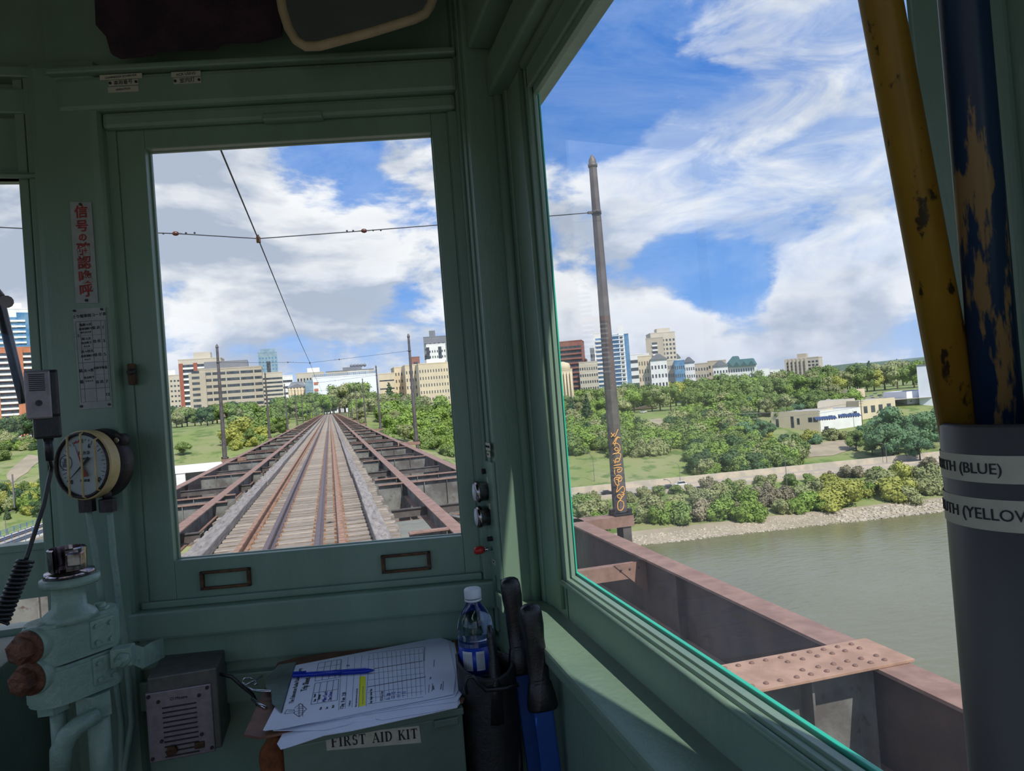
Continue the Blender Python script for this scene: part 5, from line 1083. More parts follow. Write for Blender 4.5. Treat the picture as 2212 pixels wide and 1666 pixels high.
# ================================================================ trees
def crown_mesh(seed, kind, leafmat_):
    R_ = random.Random(seed); m = MB(); lobes = []
    if kind == 'round':
        for i in range(15):
            a = R_.uniform(0, 2*PI); h = R_.uniform(.30, .86); rr = .30*math.sin(min(1, (h-.12)/.55)*PI*.75)+.03
            lobes.append((Vector((rr*math.cos(a)*R_.uniform(.5, 1.1), rr*math.sin(a)*R_.uniform(.5, 1.1), h)), R_.uniform(.12, .20)))
    elif kind == 'vase':
        for i in range(16):
            a = R_.uniform(0, 2*PI); h = R_.uniform(.40, .86); rr = .12+.30*(h-.35)/.5
            lobes.append((Vector((rr*math.cos(a)*R_.uniform(.4, 1), rr*math.sin(a)*R_.uniform(.4, 1), h)), R_.uniform(.11, .18)))
    elif kind == 'shrub':
        for i in range(15):
            a = R_.uniform(0, 2*PI); rr = R_.uniform(0, .48); h = R_.uniform(.12, .70)*(1-rr*.7)
            lobes.append((Vector((rr*math.cos(a), rr*math.sin(a), h)), R_.uniform(.17, .28)))
    elif kind == 'conifer':
        for i in range(15): h = .12+.82*i/14; rr = .20*(1-h)+.02; lobes.append((Vector((R_.uniform(-.015, .015), R_.uniform(-.015, .015), h)), rr))
    n_leaf = {'round': 1500, 'vase': 1400, 'shrub': 1700, 'conifer': 1300}[kind]; ls = .026 if kind != 'shrub' else .042
    for c, r_ in lobes:
        g_ = bmesh.ops.create_icosphere(m.bm, subdivisions=2, radius=r_*.86)
        for v in g_['verts']: v.co = v.co*R_.uniform(.75, 1.1)+c
    tot = sum(r_**2 for c, r_ in lobes)
    for c, r_ in lobes:
        for k in range(int(n_leaf*r_**2/tot)):
            n_ = Vector((R_.gauss(0, 1), R_.gauss(0, 1), R_.gauss(0, 1)+.25)).normalized(); p = c+n_*r_*R_.uniform(.80, 1.16)
            if kind == 'conifer': n_.z -= .5; p = c+Vector((n_.x, n_.y, -abs(n_.z)*.3)).normalized()*r_*R_.uniform(.6, 1.25)
            nn = (n_+Vector((R_.gauss(0, .45), R_.gauss(0, .45), R_.gauss(0, .45)))).normalized(); a = nn.orthogonal().normalized(); b = nn.cross(a); th = R_.uniform(0, PI); a, b = a*math.cos(th)+b*math.sin(th), b*math.cos(th)-a*math.sin(th); s_ = ls*R_.uniform(.6, 1.5)
            m.bm.faces.new([m.bm.verts.new(p+a*s_), m.bm.verts.new(p+b*s_*.7), m.bm.verts.new(p-a*s_), m.bm.verts.new(p-b*s_*.7)])
    me = m.mesh('foliage_'+kind); me.materials.append(LEAF[leafmat_]); return me
def trunk_mesh(kind, seed):
    R_ = random.Random(seed); m = MB()
    if kind == 'conifer': m.cyl((0, 0, -.05), (0, 0, .9), .018, .005, 6)
    else:
        top = .45 if kind != 'shrub' else .3; m.cyl((0, 0, -.08), (0, 0, top), .030 if kind != 'shrub' else .03, .016, 6)
        for i in range(5):
            a = 2*PI*i/5+R_.uniform(-.3, .3); m.cyl((0, 0, top*R_.uniform(.6, .95)), (.24*math.cos(a), .24*math.sin(a), top+.25), .012, .005, 5)
    me = m.mesh('trunk'); me.materials.append(M['trunk']); return me
PROTO = {}
def tree(kind, colr, loc, h, wid=1.0, rz=None, label='', group=None, name=None, cat=None):
    v = rnd.randrange(3) if kind != 'conifer' else 0; key = (kind, colr, v)
    nm = name or {'round': 'broadleaf_tree', 'vase': 'spreading_tree', 'shrub': 'shrub', 'conifer': 'conifer'}[kind]; ct = cat or {'round': 'tree', 'vase': 'tree', 'shrub': 'shrub', 'conifer': 'conifer'}[kind]
    if key not in PROTO: PROTO[key] = (crown_mesh({'round': 3, 'vase': 5, 'shrub': 9, 'conifer': 4}[kind]+v*11, kind, colr), trunk_mesh(kind, v))
    cme, tme = PROTO[key]; t = thing(nm, label, ct, loc, rnd.uniform(0, 6.28) if rz is None else rz, group); t.scale = (h*wid, h*wid, h)
    link('crown', cme, t); link('trunk', tme, t); return t
CW = {'green': 'mid-green', 'bright': 'bright green', 'olive': 'olive-grey', 'dark': 'dark green', 'bluegreen': 'blue-green', 'yellow': 'yellow-green', 'grey': 'bare grey-brown', 'pink': 'pinkish blossoming'}
KW = {'round': 'tree', 'vase': 'spreading tree', 'shrub': 'shrub', 'conifer': 'conifer'}
def tp(px, py, hpx, kind, colr, where, wid=1.0, group=None, D=None):
    """a tree standing where the ground is seen at (px, py), hpx pixels tall"""
    p = ground(px, py) if D is None else Pd(px, py, D)
    if p is None: p = Pd(px, py, 700)
    D_ = (p-EYE).dot(FW); z = hgt(p.x, p.y); g_ = '%s %ss %s' % (CW[colr], KW[kind], where)
    return tree(kind, colr, (p.x, p.y, z-.1), hpx*D_/FPX, wid, label='%s %s %s' % (CW[colr], KW[kind], where), group=group or g_)
pick = rnd.choice
# far side of the river: bushes on the bank below the road
def bank(px): return 1166-(px-1380)*.098
for i in range(52):
    px = 1250+i*15.2+rnd.uniform(-7, 7); 
    if 1322 < px < 1352: continue
    py = bank(px)-rnd.uniform(20, 50)-(20 if i % 2 == 0 else 0); c = pick(['green', 'olive', 'olive', 'green', 'grey', 'bright'])
    if 1770 < px < 1870 or 1920 < px < 1960: c = 'yellow'
    tp(px, py, rnd.uniform(38, 60), 'shrub', c, 'on the river bank below the road', wid=rnd.uniform(.85, 1.15))
for i in range(22):
    px = 1245+i*36+rnd.uniform(-10, 10)
    if not 1318 < px < 1356: tp(px, bank(px)-88+rnd.uniform(-4, 4), rnd.uniform(22, 36), 'shrub', pick(['green', 'olive', 'grey']), 'close below the road barrier')
for px, py, h in ((1405, 1120, 62), (1560, 1122, 60), (1600, 1128, 46), (1780, 1104, 36), (1815, 1092, 66), (1940, 1082, 62)): tp(px, py, h, 'shrub', 'bright' if px in (1560, 1600, 1780) else 'yellow' if px > 1800 else 'olive', 'standing out large at the front of the river bank', wid=1.15)
# thicket on the slope above the road
for j, py in enumerate(range(905, 1040, 11)):
    for i in range(42):
        px = 1232+i*19+rnd.uniform(-9, 9)+(j % 2)*9; yy = py+rnd.uniform(-5, 5)
        lim = 1062-(px-1240)*.0 if px > 1500 else 985-abs(px-1350)*.02
        if yy > min(lim, 1030-(px-1500)*.07 if px > 1500 else 2000): continue
        if px > 1735 and yy > 925: continue
        if px > 1640 and yy < 975: continue
        if px > 1625 and yy < 948: continue
        if 1360 < px < 1445 and 898 < yy < 936: continue
        tp(px, yy, rnd.uniform(26, 42)*(1+(yy-900)/400), 'shrub', pick(['green', 'bright', 'green', 'bright', 'olive', 'dark']), 'in the thicket on the slope above the river road', wid=rnd.uniform(.9, 1.25))
for i in range(16): tp(1850+i*11.5, 1000-rnd.uniform(0, 45), rnd.uniform(42, 60)*(1 if i < 5 else 1.4), 'round', pick(['bluegreen', 'green', 'bluegreen']), 'on the slope right of the works buildings', wid=1.1)
for i in range(8): tp(1665+i*26+rnd.uniform(-6, 6), 962+rnd.uniform(-5, 8)-i*2, rnd.uniform(20, 34), 'shrub', pick(['bluegreen', 'olive', 'yellow']), 'in front of the white works buildings')
# park trees on the terrace, in rows of increasing distance
for D, n_, hm in ((425, 24, 14), (470, 30, 17), (530, 34, 19), (600, 34, 20.5)):
    for i in range(n_):
        px = 1215+(800/n_)*i+rnd.uniform(-12, 12); p = Pd(px, 850, D); 
        if D == 425 and (1340 < px < 1480 or px > 1640): continue
        if D == 470 and px > 1830: continue
        kind = pick(['round', 'vase', 'round']); c = pick(['green', 'green', 'olive', 'bright', 'green', 'yellow' if rnd.random() < .2 else 'green'])
        h = hm*rnd.uniform(.88, 1.1)*(1.0 if px > 1330 else .9); tree(kind, c, (p.x, p.y, hgt(p.x, p.y)-.2), h, rnd.uniform(1.0, 1.25), label='%s %s in the park on the terrace across the river' % (CW[c], KW[kind]), group='%s %ss in the park across the river' % (CW[c], KW[kind]))
for px, D, h in ((1265, 400, 16), (1232, 420, 14), (1360, 560, 18), (1380, 580, 17), (1403, 570, 17), (1520, 560, 17), (1815, 640, 17), (1882, 650, 21), (1350, 520, 16)):
    p = Pd(px, 850, D); tree('conifer', 'dark', (p.x, p.y, hgt(p.x, p.y)), h*1.15, 1.2, label='dark pointed conifer rising among the park trees across the river', group='dark conifers in the park across the river')
tp(1795, 882, 26, 'round', 'pink', 'by the little cream hut and parking lot')
tp(1618, 898, 44, 'round', 'bluegreen', 'with bare limbs above the thicket')
# right of the bridge, seen through the driver's window
for j, py in enumerate((985, 968, 952, 938, 925, 913, 903)):
    for i in range(9):
        px = 822+i*20+rnd.uniform(-7, 7)+(j % 2)*8
        if py > 912+(px-800)*.46: continue
        tp(px, py, rnd.uniform(34, 50), 'shrub', pick(['bright', 'green', 'bright']), 'on the slope right of the bridge', wid=rnd.uniform(1.0, 1.3))
for (px, D, h, k, c) in ((835, 430, 13, 'round', 'olive'), (862, 420, 12, 'round', 'grey'), (890, 400, 14, 'round', 'green'), (915, 390, 13, 'vase', 'green'), (945, 370, 15, 'round', 'bright'), (962, 400, 19, 'round', 'bright'), (925, 440, 17, 'round', 'olive'), (880, 470, 16, 'round', 'olive'), (980, 380, 14, 'vase', 'green'), (850, 500, 17, 'round', 'green'), (905, 500, 18, 'round', 'green')):
    p = Pd(px, 900, D); tree(k, c, (p.x, p.y, hgt(p.x, p.y)-.2), h, 1.15, label='%s %s behind the bright slope right of the bridge' % (CW[c], KW[k]), group='%s %ss right of the bridge' % (CW[c], KW[k]))
for (px, D, h) in ((843, 520, 25), (868, 520, 20), (893, 520, 20), (797, 560, 20)): p = Pd(px, 880, D); tree('conifer', 'dark', (p.x, p.y, hgt(p.x, p.y)), h, 1.1, label='dark conifer standing against the cream buildings right of the bridge', group='dark conifers right of the bridge')
for i in range(34):   # trees closing the view at the bridge end
    px = 600+i*7.2+rnd.uniform(-4, 4); D = rnd.uniform(430, 620)
    if 695 < px < 732: D = rnd.uniform(400, 440)
    p = Pd(px, 880, D); c = pick(['green', 'green', 'olive', 'bright', 'bluegreen']); k = pick(['round', 'vase', 'round']); h = rnd.uniform(12, 16)*D/480*(1.3 if 720 < px < 790 else 1)
    tree(k, c, (p.x, p.y, hgt(p.x, p.y)-.2), h, 1.15, label='%s %s closing the view at the far end of the bridge' % (CW[c], KW[k]), group='%s %ss at the far end of the bridge' % (CW[c], KW[k]))
# left of the bridge
for i in range(15):
    px = 352+i*13.5+rnd.uniform(-5, 5); p = Pd(px, 905, rnd.uniform(405, 470)); c = pick(['green', 'dark', 'green', 'olive']); tree('round', c, (p.x, p.y, hgt(p.x, p.y)-.2), rnd.uniform(10, 14), 1.2, label='%s tree standing before the beige office block' % CW[c], group='%s trees before the beige office block' % CW[c])
for (px, py, h) in ((505, 960, 48), (520, 945, 56), (540, 938, 60), (558, 930, 50), (575, 920, 50), (592, 915, 40), (530, 962, 30), (560, 950, 36), (585, 935, 30), (512, 972, 26), (545, 965, 26), (605, 915, 30)): tp(px, py, h, 'shrub', 'yellow' if py > 944 else 'green', 'crowding the left side of the bridge', wid=1.15)
tp(396, 984, 32, 'round', 'green', 'alone on the grass slope', wid=1.3)
# left window
for i in range(14):
    px = -20+i*11+rnd.uniform(-4, 4); p = Pd(px, 920, rnd.uniform(400, 470)); c = pick(['green', 'dark', 'green']); tree('round', c, (p.x, p.y, hgt(p.x, p.y)-.2), rnd.uniform(11, 15), 1.15, label='%s tree at the foot of the orange brick tower' % CW[c], group='%s trees at the foot of the orange brick tower' % CW[c])
for i in range(26):
    px = -10+rnd.uniform(0, 95); py = 1128-rnd.uniform(0, 65); c = pick(['green', 'dark', 'yellow', 'bright', 'olive']); k = pick(['conifer', 'round', 'shrub']); c = 'dark' if k == 'conifer' else c
    tp(px, py, rnd.uniform(28, 44), k, c, 'above the railway bridge in the left window')
for i in range(26):
    px, py = rnd.uniform(-15, 135), rnd.uniform(948, 1000)
    if 985 < py and 20 < px < 100: continue
    tp(px, py, rnd.uniform(18, 32), 'shrub', pick(['green', 'bright', 'dark', 'olive']), 'below the towers in the left window', wid=1.2)
for (px, py) in ((30, 950), (12, 968), (60, 962), (90, 1050), (110, 1062), (75, 1075)): tp(px, py, 20, 'shrub', 'green', 'scattered on the grass in the left window')
# distant wooded ridge
m = MB(); prev = None
for i in range(60):
    x = 700+i*70; z = 2+34*math.exp(-((x-3300)/1400)**2)+5*math.sin(i*.9)+3*math.sin(i*2.3); q = (m.bm.verts.new((x, 3000-x*.1, -40)), m.bm.verts.new((x, 3000-x*.1, z)), m.bm.verts.new((x, 3600, z-8)))
    if prev: m.bm.faces.new((prev[0], q[0], q[1], prev[1])); m.bm.faces.new((prev[1], q[1], q[2], prev[2]))
    prev = q
struct(m, 'distant_hills', mat('far_woodland', (.14, .20, .17), .95, col2=(.11, .165, .14), scale=.02, bump=0))
m = MB(); vs = [m.bm.verts.new(p) for p in ((-4000, 1700, -4), (5000, 1700, -16), (5000, 5000, -20), (-4000, 5000, -4))]; m.bm.faces.new(vs); struct(m, 'far_plain', M['grass'])
# railway bridge in the left window
def lr(px, py): return Pz(px, py, -20)
a, b = lr(-60, 1180), lr(150, 1108); d = (b-a); d.z = 0; L_ = d.length+120; d.normalize(); ang = math.atan2(d.y, d.x)
t = thing('light_rail_bridge', 'concrete light rail bridge with blue railings in the left window', 'bridge', (a.x-d.x*60, a.y-d.y*60, -20), ang)
m = MB(); m.box((0, -10, -1.2), (L_, .6, -.3)); m.build('deck', M['concrete'], t)
for k, y_ in enumerate((-1.6, -3.0, -6.0, -7.4)): m = MB(); m.box((0, y_-.07, -.3), (L_, y_+.07, -.12)); m.build('rail', M['rail_dark'], t)
m = MB(); m.box((0, -3.6, -.3), (L_, -1.0, -.26)); m.box((0, -8.0, -.3), (L_, -5.4, -.26)); m.build('ballast', M['trunk'], t)
for y_ in (.45, -4.5, -9.8):
    m = MB()
    for z in (.35, .7, 1.05): m.box((0, y_-.04, z-.04), (L_, y_+.04, z+.04))
    for k in range(int(L_/3)): m.box((k*3, y_-.06, -.3), (k*3+.12, y_+.06, 1.1))
    m.build('railing', M['bluetrim'], t)
for k in (20, 60, 100): m = MB(); m.box((k, -6, -24), (k+2, -2, -1.2)); m.build('pier', M['concrete'], t)
p = Pd(36, 1165, 235); t = thing('catenary_mast', 'pale mast with a cross arm beside the light rail bridge', 'mast', (p.x, p.y, -22)); m = MB(); m.box((-.18, -.18, 0), (.18, .18, 11)); m.build('column', M['alu'], t); m = MB(); m.line((-4, 0, 9.6), (0, 0, 8.2), .12, .12, (0, -1, 0)); m.line((0, 0, 8.2), (4.2, 0, 9.6), .12, .12, (0, -1, 0)); m.build('bracket_arm', M['alu'], t)
# concrete portal left of the track
p0, p1 = ground(362, 1064), ground(478, 1035)
t = thing('concrete_garage', 'low white concrete building with dark openings beside the bridge girders', 'building', (p0.x, p0.y, p0.z-2), math.atan2(p1.y-p0.y, p1.x-p0.x)*0); Wd = (p1-p0).length*1.05
m = MB(); m.box((-8, 0, 8.2), (Wd, 30, 9.4)); m.build('roof_slab', M['white_bldg'], t)
m = MB(); m.box((-8, .3, 0), (-4.5, 1.2, 8.2)); m.box((3, .3, 0), (6, 1.2, 8.2)); m.box((15.5, .3, 0), (Wd, 1.2, 8.2)); m.build('front_wall', M['white_bldg'], t)
m = MB(); m.box((-8, 8, 0), (Wd, 9, 8.2)); m.build('inner_wall', M['greywall'], t)
patch('gravel_yard', [(p0.x-25, p0.y-25), (p0.x+24, p0.y-25), (p0.x+24, p0.y+4), (p0.x-25, p0.y+4)], M['rock_soil'], 'bare gravel yard in front of the white concrete building')
car_at('white', 410, 1048, .1, 'small white van parked before the white concrete building'); car_at('blue', 384, 1052, .1, 'small blue car parked before the white concrete building')
# parking lot by the power station
lot = Pd(1900, 850, 430); m = MB(); P = [Pd(x, y, D) for x, y, D in ((1850, 870, 400), (2030, 862, 400), (2060, 835, 520), (1860, 845, 520))]; zz = hgt(lot.x, lot.y)+.8
m.prism([(p.x, p.y, zz) for p in P], (0, 0, .1)); tag(m.build('parking_lot', M['asphalt']), 'grey parking lot between the park trees and the white hall', 'parking lot')
i = 0
for D, n_ in ((425, 9), (455, 9), (490, 7)):
    for k in range(n_):
        p = Pd(1868+k*(150/n_)+rnd.uniform(-2, 2), 850, D); c_ = pick(['white', 'silver', 'black', 'blue', 'silver', 'red']); put_car(c_, (p.x, p.y, zz+.1), rnd.uniform(-.2, .2)+.6, '%s car parked in the lot beyond the cream works buildings' % c_, '%s cars in the parking lot' % c_)
# ================================================================ buildings
def bld(name, label, x0, x1, ytop, D, depth, mt_, rot=0.0, floors=0, cols=0, mode='grid', wm='glass_dark', base=None, ww=.55, wh=.5, top=.06, bot=.0, wname='window', sides=True, balc='white_bldg', roof=None):
    px = (x0+x1)/2; P = Pd(px, ytop, D); phi = math.atan2(P.x, P.y); off = phi-yaw; w = abs(x1-x0)*D*math.cos(off)/FPX; z0 = hgt(P.x, P.y)-1 if base is None else base; h = P.z-z0
    t = thing(name, label, 'building', (P.x, P.y, z0), -phi+rot); t['w'] = w; t['h'] = h; del t['w'], t['h']
    m = MB(); m.box((-w/2, 0, 0), (w/2, depth, h)); m.build('walls', M[mt_], t)
    m = MB(); m.box((-w/2-.15, -.15, h-.1), (w/2+.15, depth+.15, h+.7)); m.build('parapet', M[roof or mt_], t)
    hz = (h*(1-top-bot))/max(floors, 1); me = None; n_ = 0
    if mode == 'grid' and cols:
        cw = w/cols; mm = MB(); mm.box((-cw*ww/2, -.06, -hz*wh/2), (cw*ww/2, .0, hz*wh/2)); me = mm.mesh('window'); me.materials.append(M[wm])
        for f in range(floors):
            for c in range(cols):
                if n_ >= 98: break
                link(wname, me, t, (-w/2+(c+.5)*cw, 0, h*(1-top)-(f+.5)*hz)); n_ += 1
    elif mode == 'band':
        for f in range(floors):
            z = h*(1-top)-(f+.5)*hz; m = MB(); m.box((-w/2*ww, -.08, z-hz*wh/2), (w/2*ww, .0, z+hz*wh/2)); m.build('window_band', M[wm], t)
    elif mode == 'balcony':
        for f in range(floors):
            z = h*(1-top)-(f+.5)*hz; m = MB(); m.box((-w/2*ww, -.05, z-hz*.1), (w/2*ww, .0, z+hz*.42)); m.build('window_band', M[wm], t)
            m = MB(); m.box((-w/2*ww, -1.3, z-hz*.45), (w/2*ww, -.05, z-hz*.10)); m.build('balcony', M[balc], t)
    return t, w, h, hz
def add(t, a, b, mt_, nm): m = MB(); m.box(a, b); return m.build(nm, M[mt_], t)
# left window
t, w, h, hz = bld('apartment_tower', 'tall white and blue glass apartment tower behind the orange brick tower', -40, 84, 668, 640, 22, 'white_bldg', floors=22, cols=0, mode='balcony', ww=.5, wm='glass_blue'); add(t, (w*.1, -.3, 4), (w*.46, 0, h-3), 'glass_blue', 'glass_bay'); add(t, (-w*.2, 4, h), (w*.2, 14, h+6), 'white_bldg', 'roof_housing')
t, w, h, hz = bld('brick_tower', 'orange brick apartment tower with stacked white balconies in the left window', -60, 92, 752, 520, 22, 'orangebrick', floors=15, mode='balcony', ww=.86, top=.05)
for x in (-.20, .16, .47): add(t, (w*x-2.2, -1.6, 0), (w*x+2.2, -1.2 if x < .4 else 0, h), 'orangebrick', 'brick_pier')
# front window, left half
t, w, h, hz = bld('apartment_block', 'low beige apartment block behind trees, left of the red tower', 342, 388, 812, 640, 20, 'beige2', floors=9, cols=6, mode='grid', wh=.35); add(t, (-w*.4, 2, h), (w*.3, 12, h+5), 'white_bldg', 'roof_housing')
t, w, h, hz = bld('red_tower', 'white topped tower with red brick strips and dark balconies', 384, 477, 776, 600, 24, 'beige2', rot=-.15, floors=11, mode='balcony', ww=.9, wm='glass_dark', top=.07)
for x in (-.44, -.10, .22, .47): add(t, (w*x-1.5, -1.5, 0), (w*x+1.5, 0, h-3), 'redbrick', 'brick_strip')
add(t, (-w*.15, 4, h), (w*.25, 14, h+6), 'beige2', 'roof_housing')
t, w, h, hz = bld('office_block', 'large beige office block with long dark ribbon windows', 428, 566, 796, 520, 32, 'beige', rot=-.05, floors=8, mode='band', wh=.42, ww=.99, top=.02, bot=.02)
add(t, (-w*.41, 6, h), (w*.28, 26, h+6), 'greywall', 'roof_plant'); add(t, (-w*.5-6, -3, 0), (-w*.5+5, 14, h-2), 'beige', 'stair_tower')
for k in range(9): add(t, (-w*.5-4, -3.1, 4+k*4), (-w*.5+1, -3, 5.8+k*4), 'glass_dark', 'stair_window')
for k in range(4): add(t, (-w*.30+k*w*.22, -.15, 0), (-w*.30+k*w*.22+.8, -.05, h), 'beige', 'facade_rib')
t, w, h, hz = bld('glass_tower', 'pale blue glass tower rising behind the office block', 557, 598, 762, 900, 24, 'blueglass2', floors=16, cols=6, mode='grid', wm='glass_blue', wh=.5, ww=.5); add(t, (-w*.08, -.3, 0), (w*.12, 0, h*.86), 'glass_dark', 'dark_strip'); add(t, (-w*.40, 3, h), (w*.42, 14, h+5), 'blueglass2', 'crown')
t, w, h, hz = bld('office_block', 'beige office block with dark floors below the pale glass tower', 562, 610, 806, 640, 25, 'beige2', floors=10, mode='band', ww=.94, wh=.45, top=.08)
t, w, h, hz = bld('office_block', 'low pale block between the office blocks and the grey roofed hall', 608, 632, 812, 760, 25, 'white_bldg', floors=6, mode='band', ww=.9, wh=.35)
t, w, h, hz = bld('columned_hall', 'small classical stone hall with columns and a grey roof', 622, 662, 838, 560, 18, 'creambldg', floors=0)
m = MB(); m.prism([(-w*.55, -.4, h), (w*.55, -.4, h), (w*.30, 9, h+5), (-w*.30, 9, h+5)], (0, .1, 0)); m.prism([(-w*.55, -.5, h+.2), (w*.55, -.5, h+.2), (0, -.5, h+3.2)], (0, 18, 0)); m.build('roof', M['greywall'], t)
for k in range(6): m = MB(); m.cyl((-w*.42+k*w*.17, -1.2, 0), (-w*.42+k*w*.17, -1.2, h), .55, seg=10); m.build('column', M['creambldg'], t)
t, w, h, hz = bld('office_block', 'long pale block with dark windows behind the columned hall', 640, 700, 806, 700, 25, 'beige2', floors=4, cols=9, mode='grid', wh=.4, top=.05); add(t, (-w*.1, 3, h), (w*.35, 15, h+5), 'white_bldg', 'roof_housing')
t, w, h, hz = bld('wrapped_building', 'very wide building wrapped in plain white sheeting with a blue roof rail', 676, 815, 813, 560, 30, 'whitewrap'); m = MB()
for k in range(34): m.box((-w/2+k*w/33-.1, .2, h+.7), (-w/2+k*w/33+.1, .4, h+2.6))
for z in (1.2, 1.9, 2.6): m.box((-w/2, .2, h+z-.12), (w/2, .4, h+z+.12))
m.build('roof_railing', M['bluetrim'], t); add(t, (-w*.5-6, -.2, 0), (-w*.5, 8, h-1), 'blueglass2', 'blue_wing')
for k in range(4): add(t, (-w*.5+.6, -.3, h-5-k*5), (-w*.5+3.6, -.0, h-3-k*5), 'orangebrick', 'brick_panel')
t, w, h, hz = bld('museum', 'broad building with pale vertical fins under a dark flat roof', 704, 808, 801, 660, 40, 'beige2', floors=0, roof='greywall')
add(t, (-w*.15, 4, h), (w*.25, 30, h+3.5), 'greywall', 'roof_plant')
for k in range(26): add(t, (-w*.05+k*w*.017, -.9, h-7), (-w*.05+k*w*.017+.45, 0, h-.5), 'white_bldg', 'facade_fin')
for k in range(5): m = MB(); m.ball((w*.04+k*3.0, 12, h+5), 1.6, 2); m.build('roof_dome', M['greywall'], t)
t, w, h, hz = bld('office_block', 'plain cream block with brown stripes right of the wrapped building', 817, 852, 808, 600, 20, 'creambldg', floors=5, mode='band', ww=.9, wh=.16)
t, w, h, hz = bld('cream_block', 'narrow cream government block, leftmost of the three joined wings', 851, 882, 794, 620, 26, 'creambldg', rot=.12, floors=6, cols=5, wh=.42, ww=.38, bot=.15)
t, w, h, hz = bld('cream_block', 'cream government block in the middle of the three joined wings', 874, 912, 789, 600, 26, 'creambldg', rot=.12, floors=6, cols=6, wh=.42, ww=.38, bot=.15)
t, w, h, hz = bld('cream_block', 'wide cream government block, rightmost wing beside the window edge', 903, 985, 785, 580, 30, 'creambldg', rot=.12, floors=7, cols=14, wh=.42, ww=.34, bot=.12); add(t, (-w*.25, 6, h), (w*.25, 20, h+4), 'white_bldg', 'roof_housing')
t, w, h, hz = bld('dark_tower', 'dark grey tower behind the white gridded tower', 914, 980, 727, 880, 26, 'greywall', floors=14, cols=7, wh=.4, ww=.5, wm='glass_dark'); add(t, (-w*.3, 4, h), (-w*.1, 12, h+8), 'greywall', 'roof_housing')
t, w, h, hz = bld('white_tower', 'white tower with a regular grid of dark windows', 920, 962, 744, 860, 10, 'white_bldg', floors=12, cols=8, wh=.42, ww=.42); add(t, (-w*.5, -.9, 0), (-w*.34, 0, h-3), 'glass_dark', 'balcony_stack'); add(t, (w*.12, -.9, 0), (w*.28, 0, h-3), 'glass_dark', 'balcony_stack')
t, w, h, hz = bld('brick_block', 'small red brick and white block behind the cream wings', 888, 906, 772, 760, 16, 'maroonbrick', floors=5, mode='balcony', ww=.5)
# side window
t, w, h, hz = bld('stepped_tower', 'reddish brown stepped apartment block with many balconies', 1204, 1256, 738, 640, 26, 'maroonbrick', rot=-.1, floors=14, mode='balcony', ww=.94, balc='maroonbrick', wm='glass_dark')
for k in range(4): add(t, (w*.5, -1, 0), (w*.5+2.5+k*2.4, 18, h*(.74-k*.09)), 'maroonbrick', 'stepped_wing')
t, w, h, hz = bld('legislature_portico', 'cream classical portico with columns at the left edge of the side window', 1196, 1236, 800, 520, 18, 'creambldg')
m = MB(); m.lathe([(w*.42, h), (w*.42, h+3), (w*.36, h+5), (w*.05, h+6.5)], (0, 8, 0), (0, 0, 1), 16); m.build('dome_base', M['creambldg'], t)
for k in range(6): m = MB(); m.cyl((-w*.42+k*w*.165, -1.4, 0), (-w*.42+k*w*.165, -1.4, h-1.5), .7, seg=10); m.build('column', M['creambldg'], t)
t, w, h, hz = bld('office_block', 'grey-white low block at the foot of the stepped brown tower', 1250, 1290, 783, 600, 20, 'beige2', floors=7, cols=8, wh=.4)
t, w, h, hz = bld('dark_block', 'narrow dark tower peeping out left of the white glass tower', 1274, 1286, 753, 820, 14, 'greywall', floors=6, cols=2)
t, w, h, hz = bld('white_glass_tower', 'white balconied tower, left one of the blue glass pair', 1281, 1312, 720, 610, 20, 'white_bldg', floors=17, mode='balcony', ww=.75, wm='glass_blue'); add(t, (w*.18, -1.8, h*.25), (w*.5, 0, h), 'white_bldg', 'white_fin'); add(t, (w*.28, -2.0, 0), (w*.5, 0, h*.8), 'glass_blue', 'glass_bay')
t, w, h, hz = bld('blue_glass_tower', 'taller blue glass tower with a white spine, right one of the pair', 1318, 1357, 722, 600, 22, 'glass_blue', floors=0, roof='white_bldg'); add(t, (-w*.05, -1.2, 0), (w*.25, 8, h+7), 'white_bldg', 'white_spine')
for k in range(18): add(t, (-w*.5, -1.6, 2+k*h/18), (w*.22, -.1, 2.7+k*h/18), 'white_bldg', 'balcony')
for k in range(17): add(t, (w*.02, -1.75, 3.2+k*h/18), (w*.17, -1.2, 4.6+k*h/18), 'glass_dark', 'window')
t, w, h, hz = bld('office_block', 'pale terraced block right behind the blue glass tower', 1357, 1402, 766, 700, 20, 'white_bldg', floors=6, mode='band', ww=.95, wh=.42)
t, w, h, hz = bld('brick_block', 'small orange-tan brick block between the two big towers', 1377, 1406, 770, 600, 18, 'creambldg', floors=6, cols=5, wh=.5, ww=.4, wm='trunk')
t, w, h, hz = bld('gridded_tower', 'tall beige tower with a dense window grid, highest right of the pole', 1404, 1458, 719, 760, 26, 'beige2', rot=.2, floors=14, cols=7, wh=.5, ww=.55, top=.08); add(t, (-w*.2, 4, h), (w*.35, 18, h+5), 'beige2', 'roof_housing')
t, w, h, hz = bld('lower_slab', 'lower beige slab attached in front of the gridded tower', 1394, 1432, 731, 740, 16, 'beige', floors=13, mode='balcony', ww=.3, balc='white_bldg')
low = [(1404, 1440, 778, 590, 'white_bldg', 'white house front with a dark gabled roof below the beige tower', 'roofgrey2'), (1438, 1458, 779, 610, 'beige2', 'pale flat next to the gabled white house'), (1456, 1478, 780, 600, 'glass_blue', 'block with a bright blue glass corner'), (1476, 1500, 784, 620, 'white_bldg', 'small white gabled block right of the blue glass corner'), (1500, 1530, 786, 660, 'beige', 'brown terraced block, mid skyline'), (1528, 1568, 780, 690, 'beige', 'stacked terrace block with a roof pavilion'), (1455, 1470, 774, 800, 'white_bldg', 'pale block peeping over behind the beige tower'), (1540, 1572, 792, 600, 'white_bldg', 'low white walls under the terrace block')]
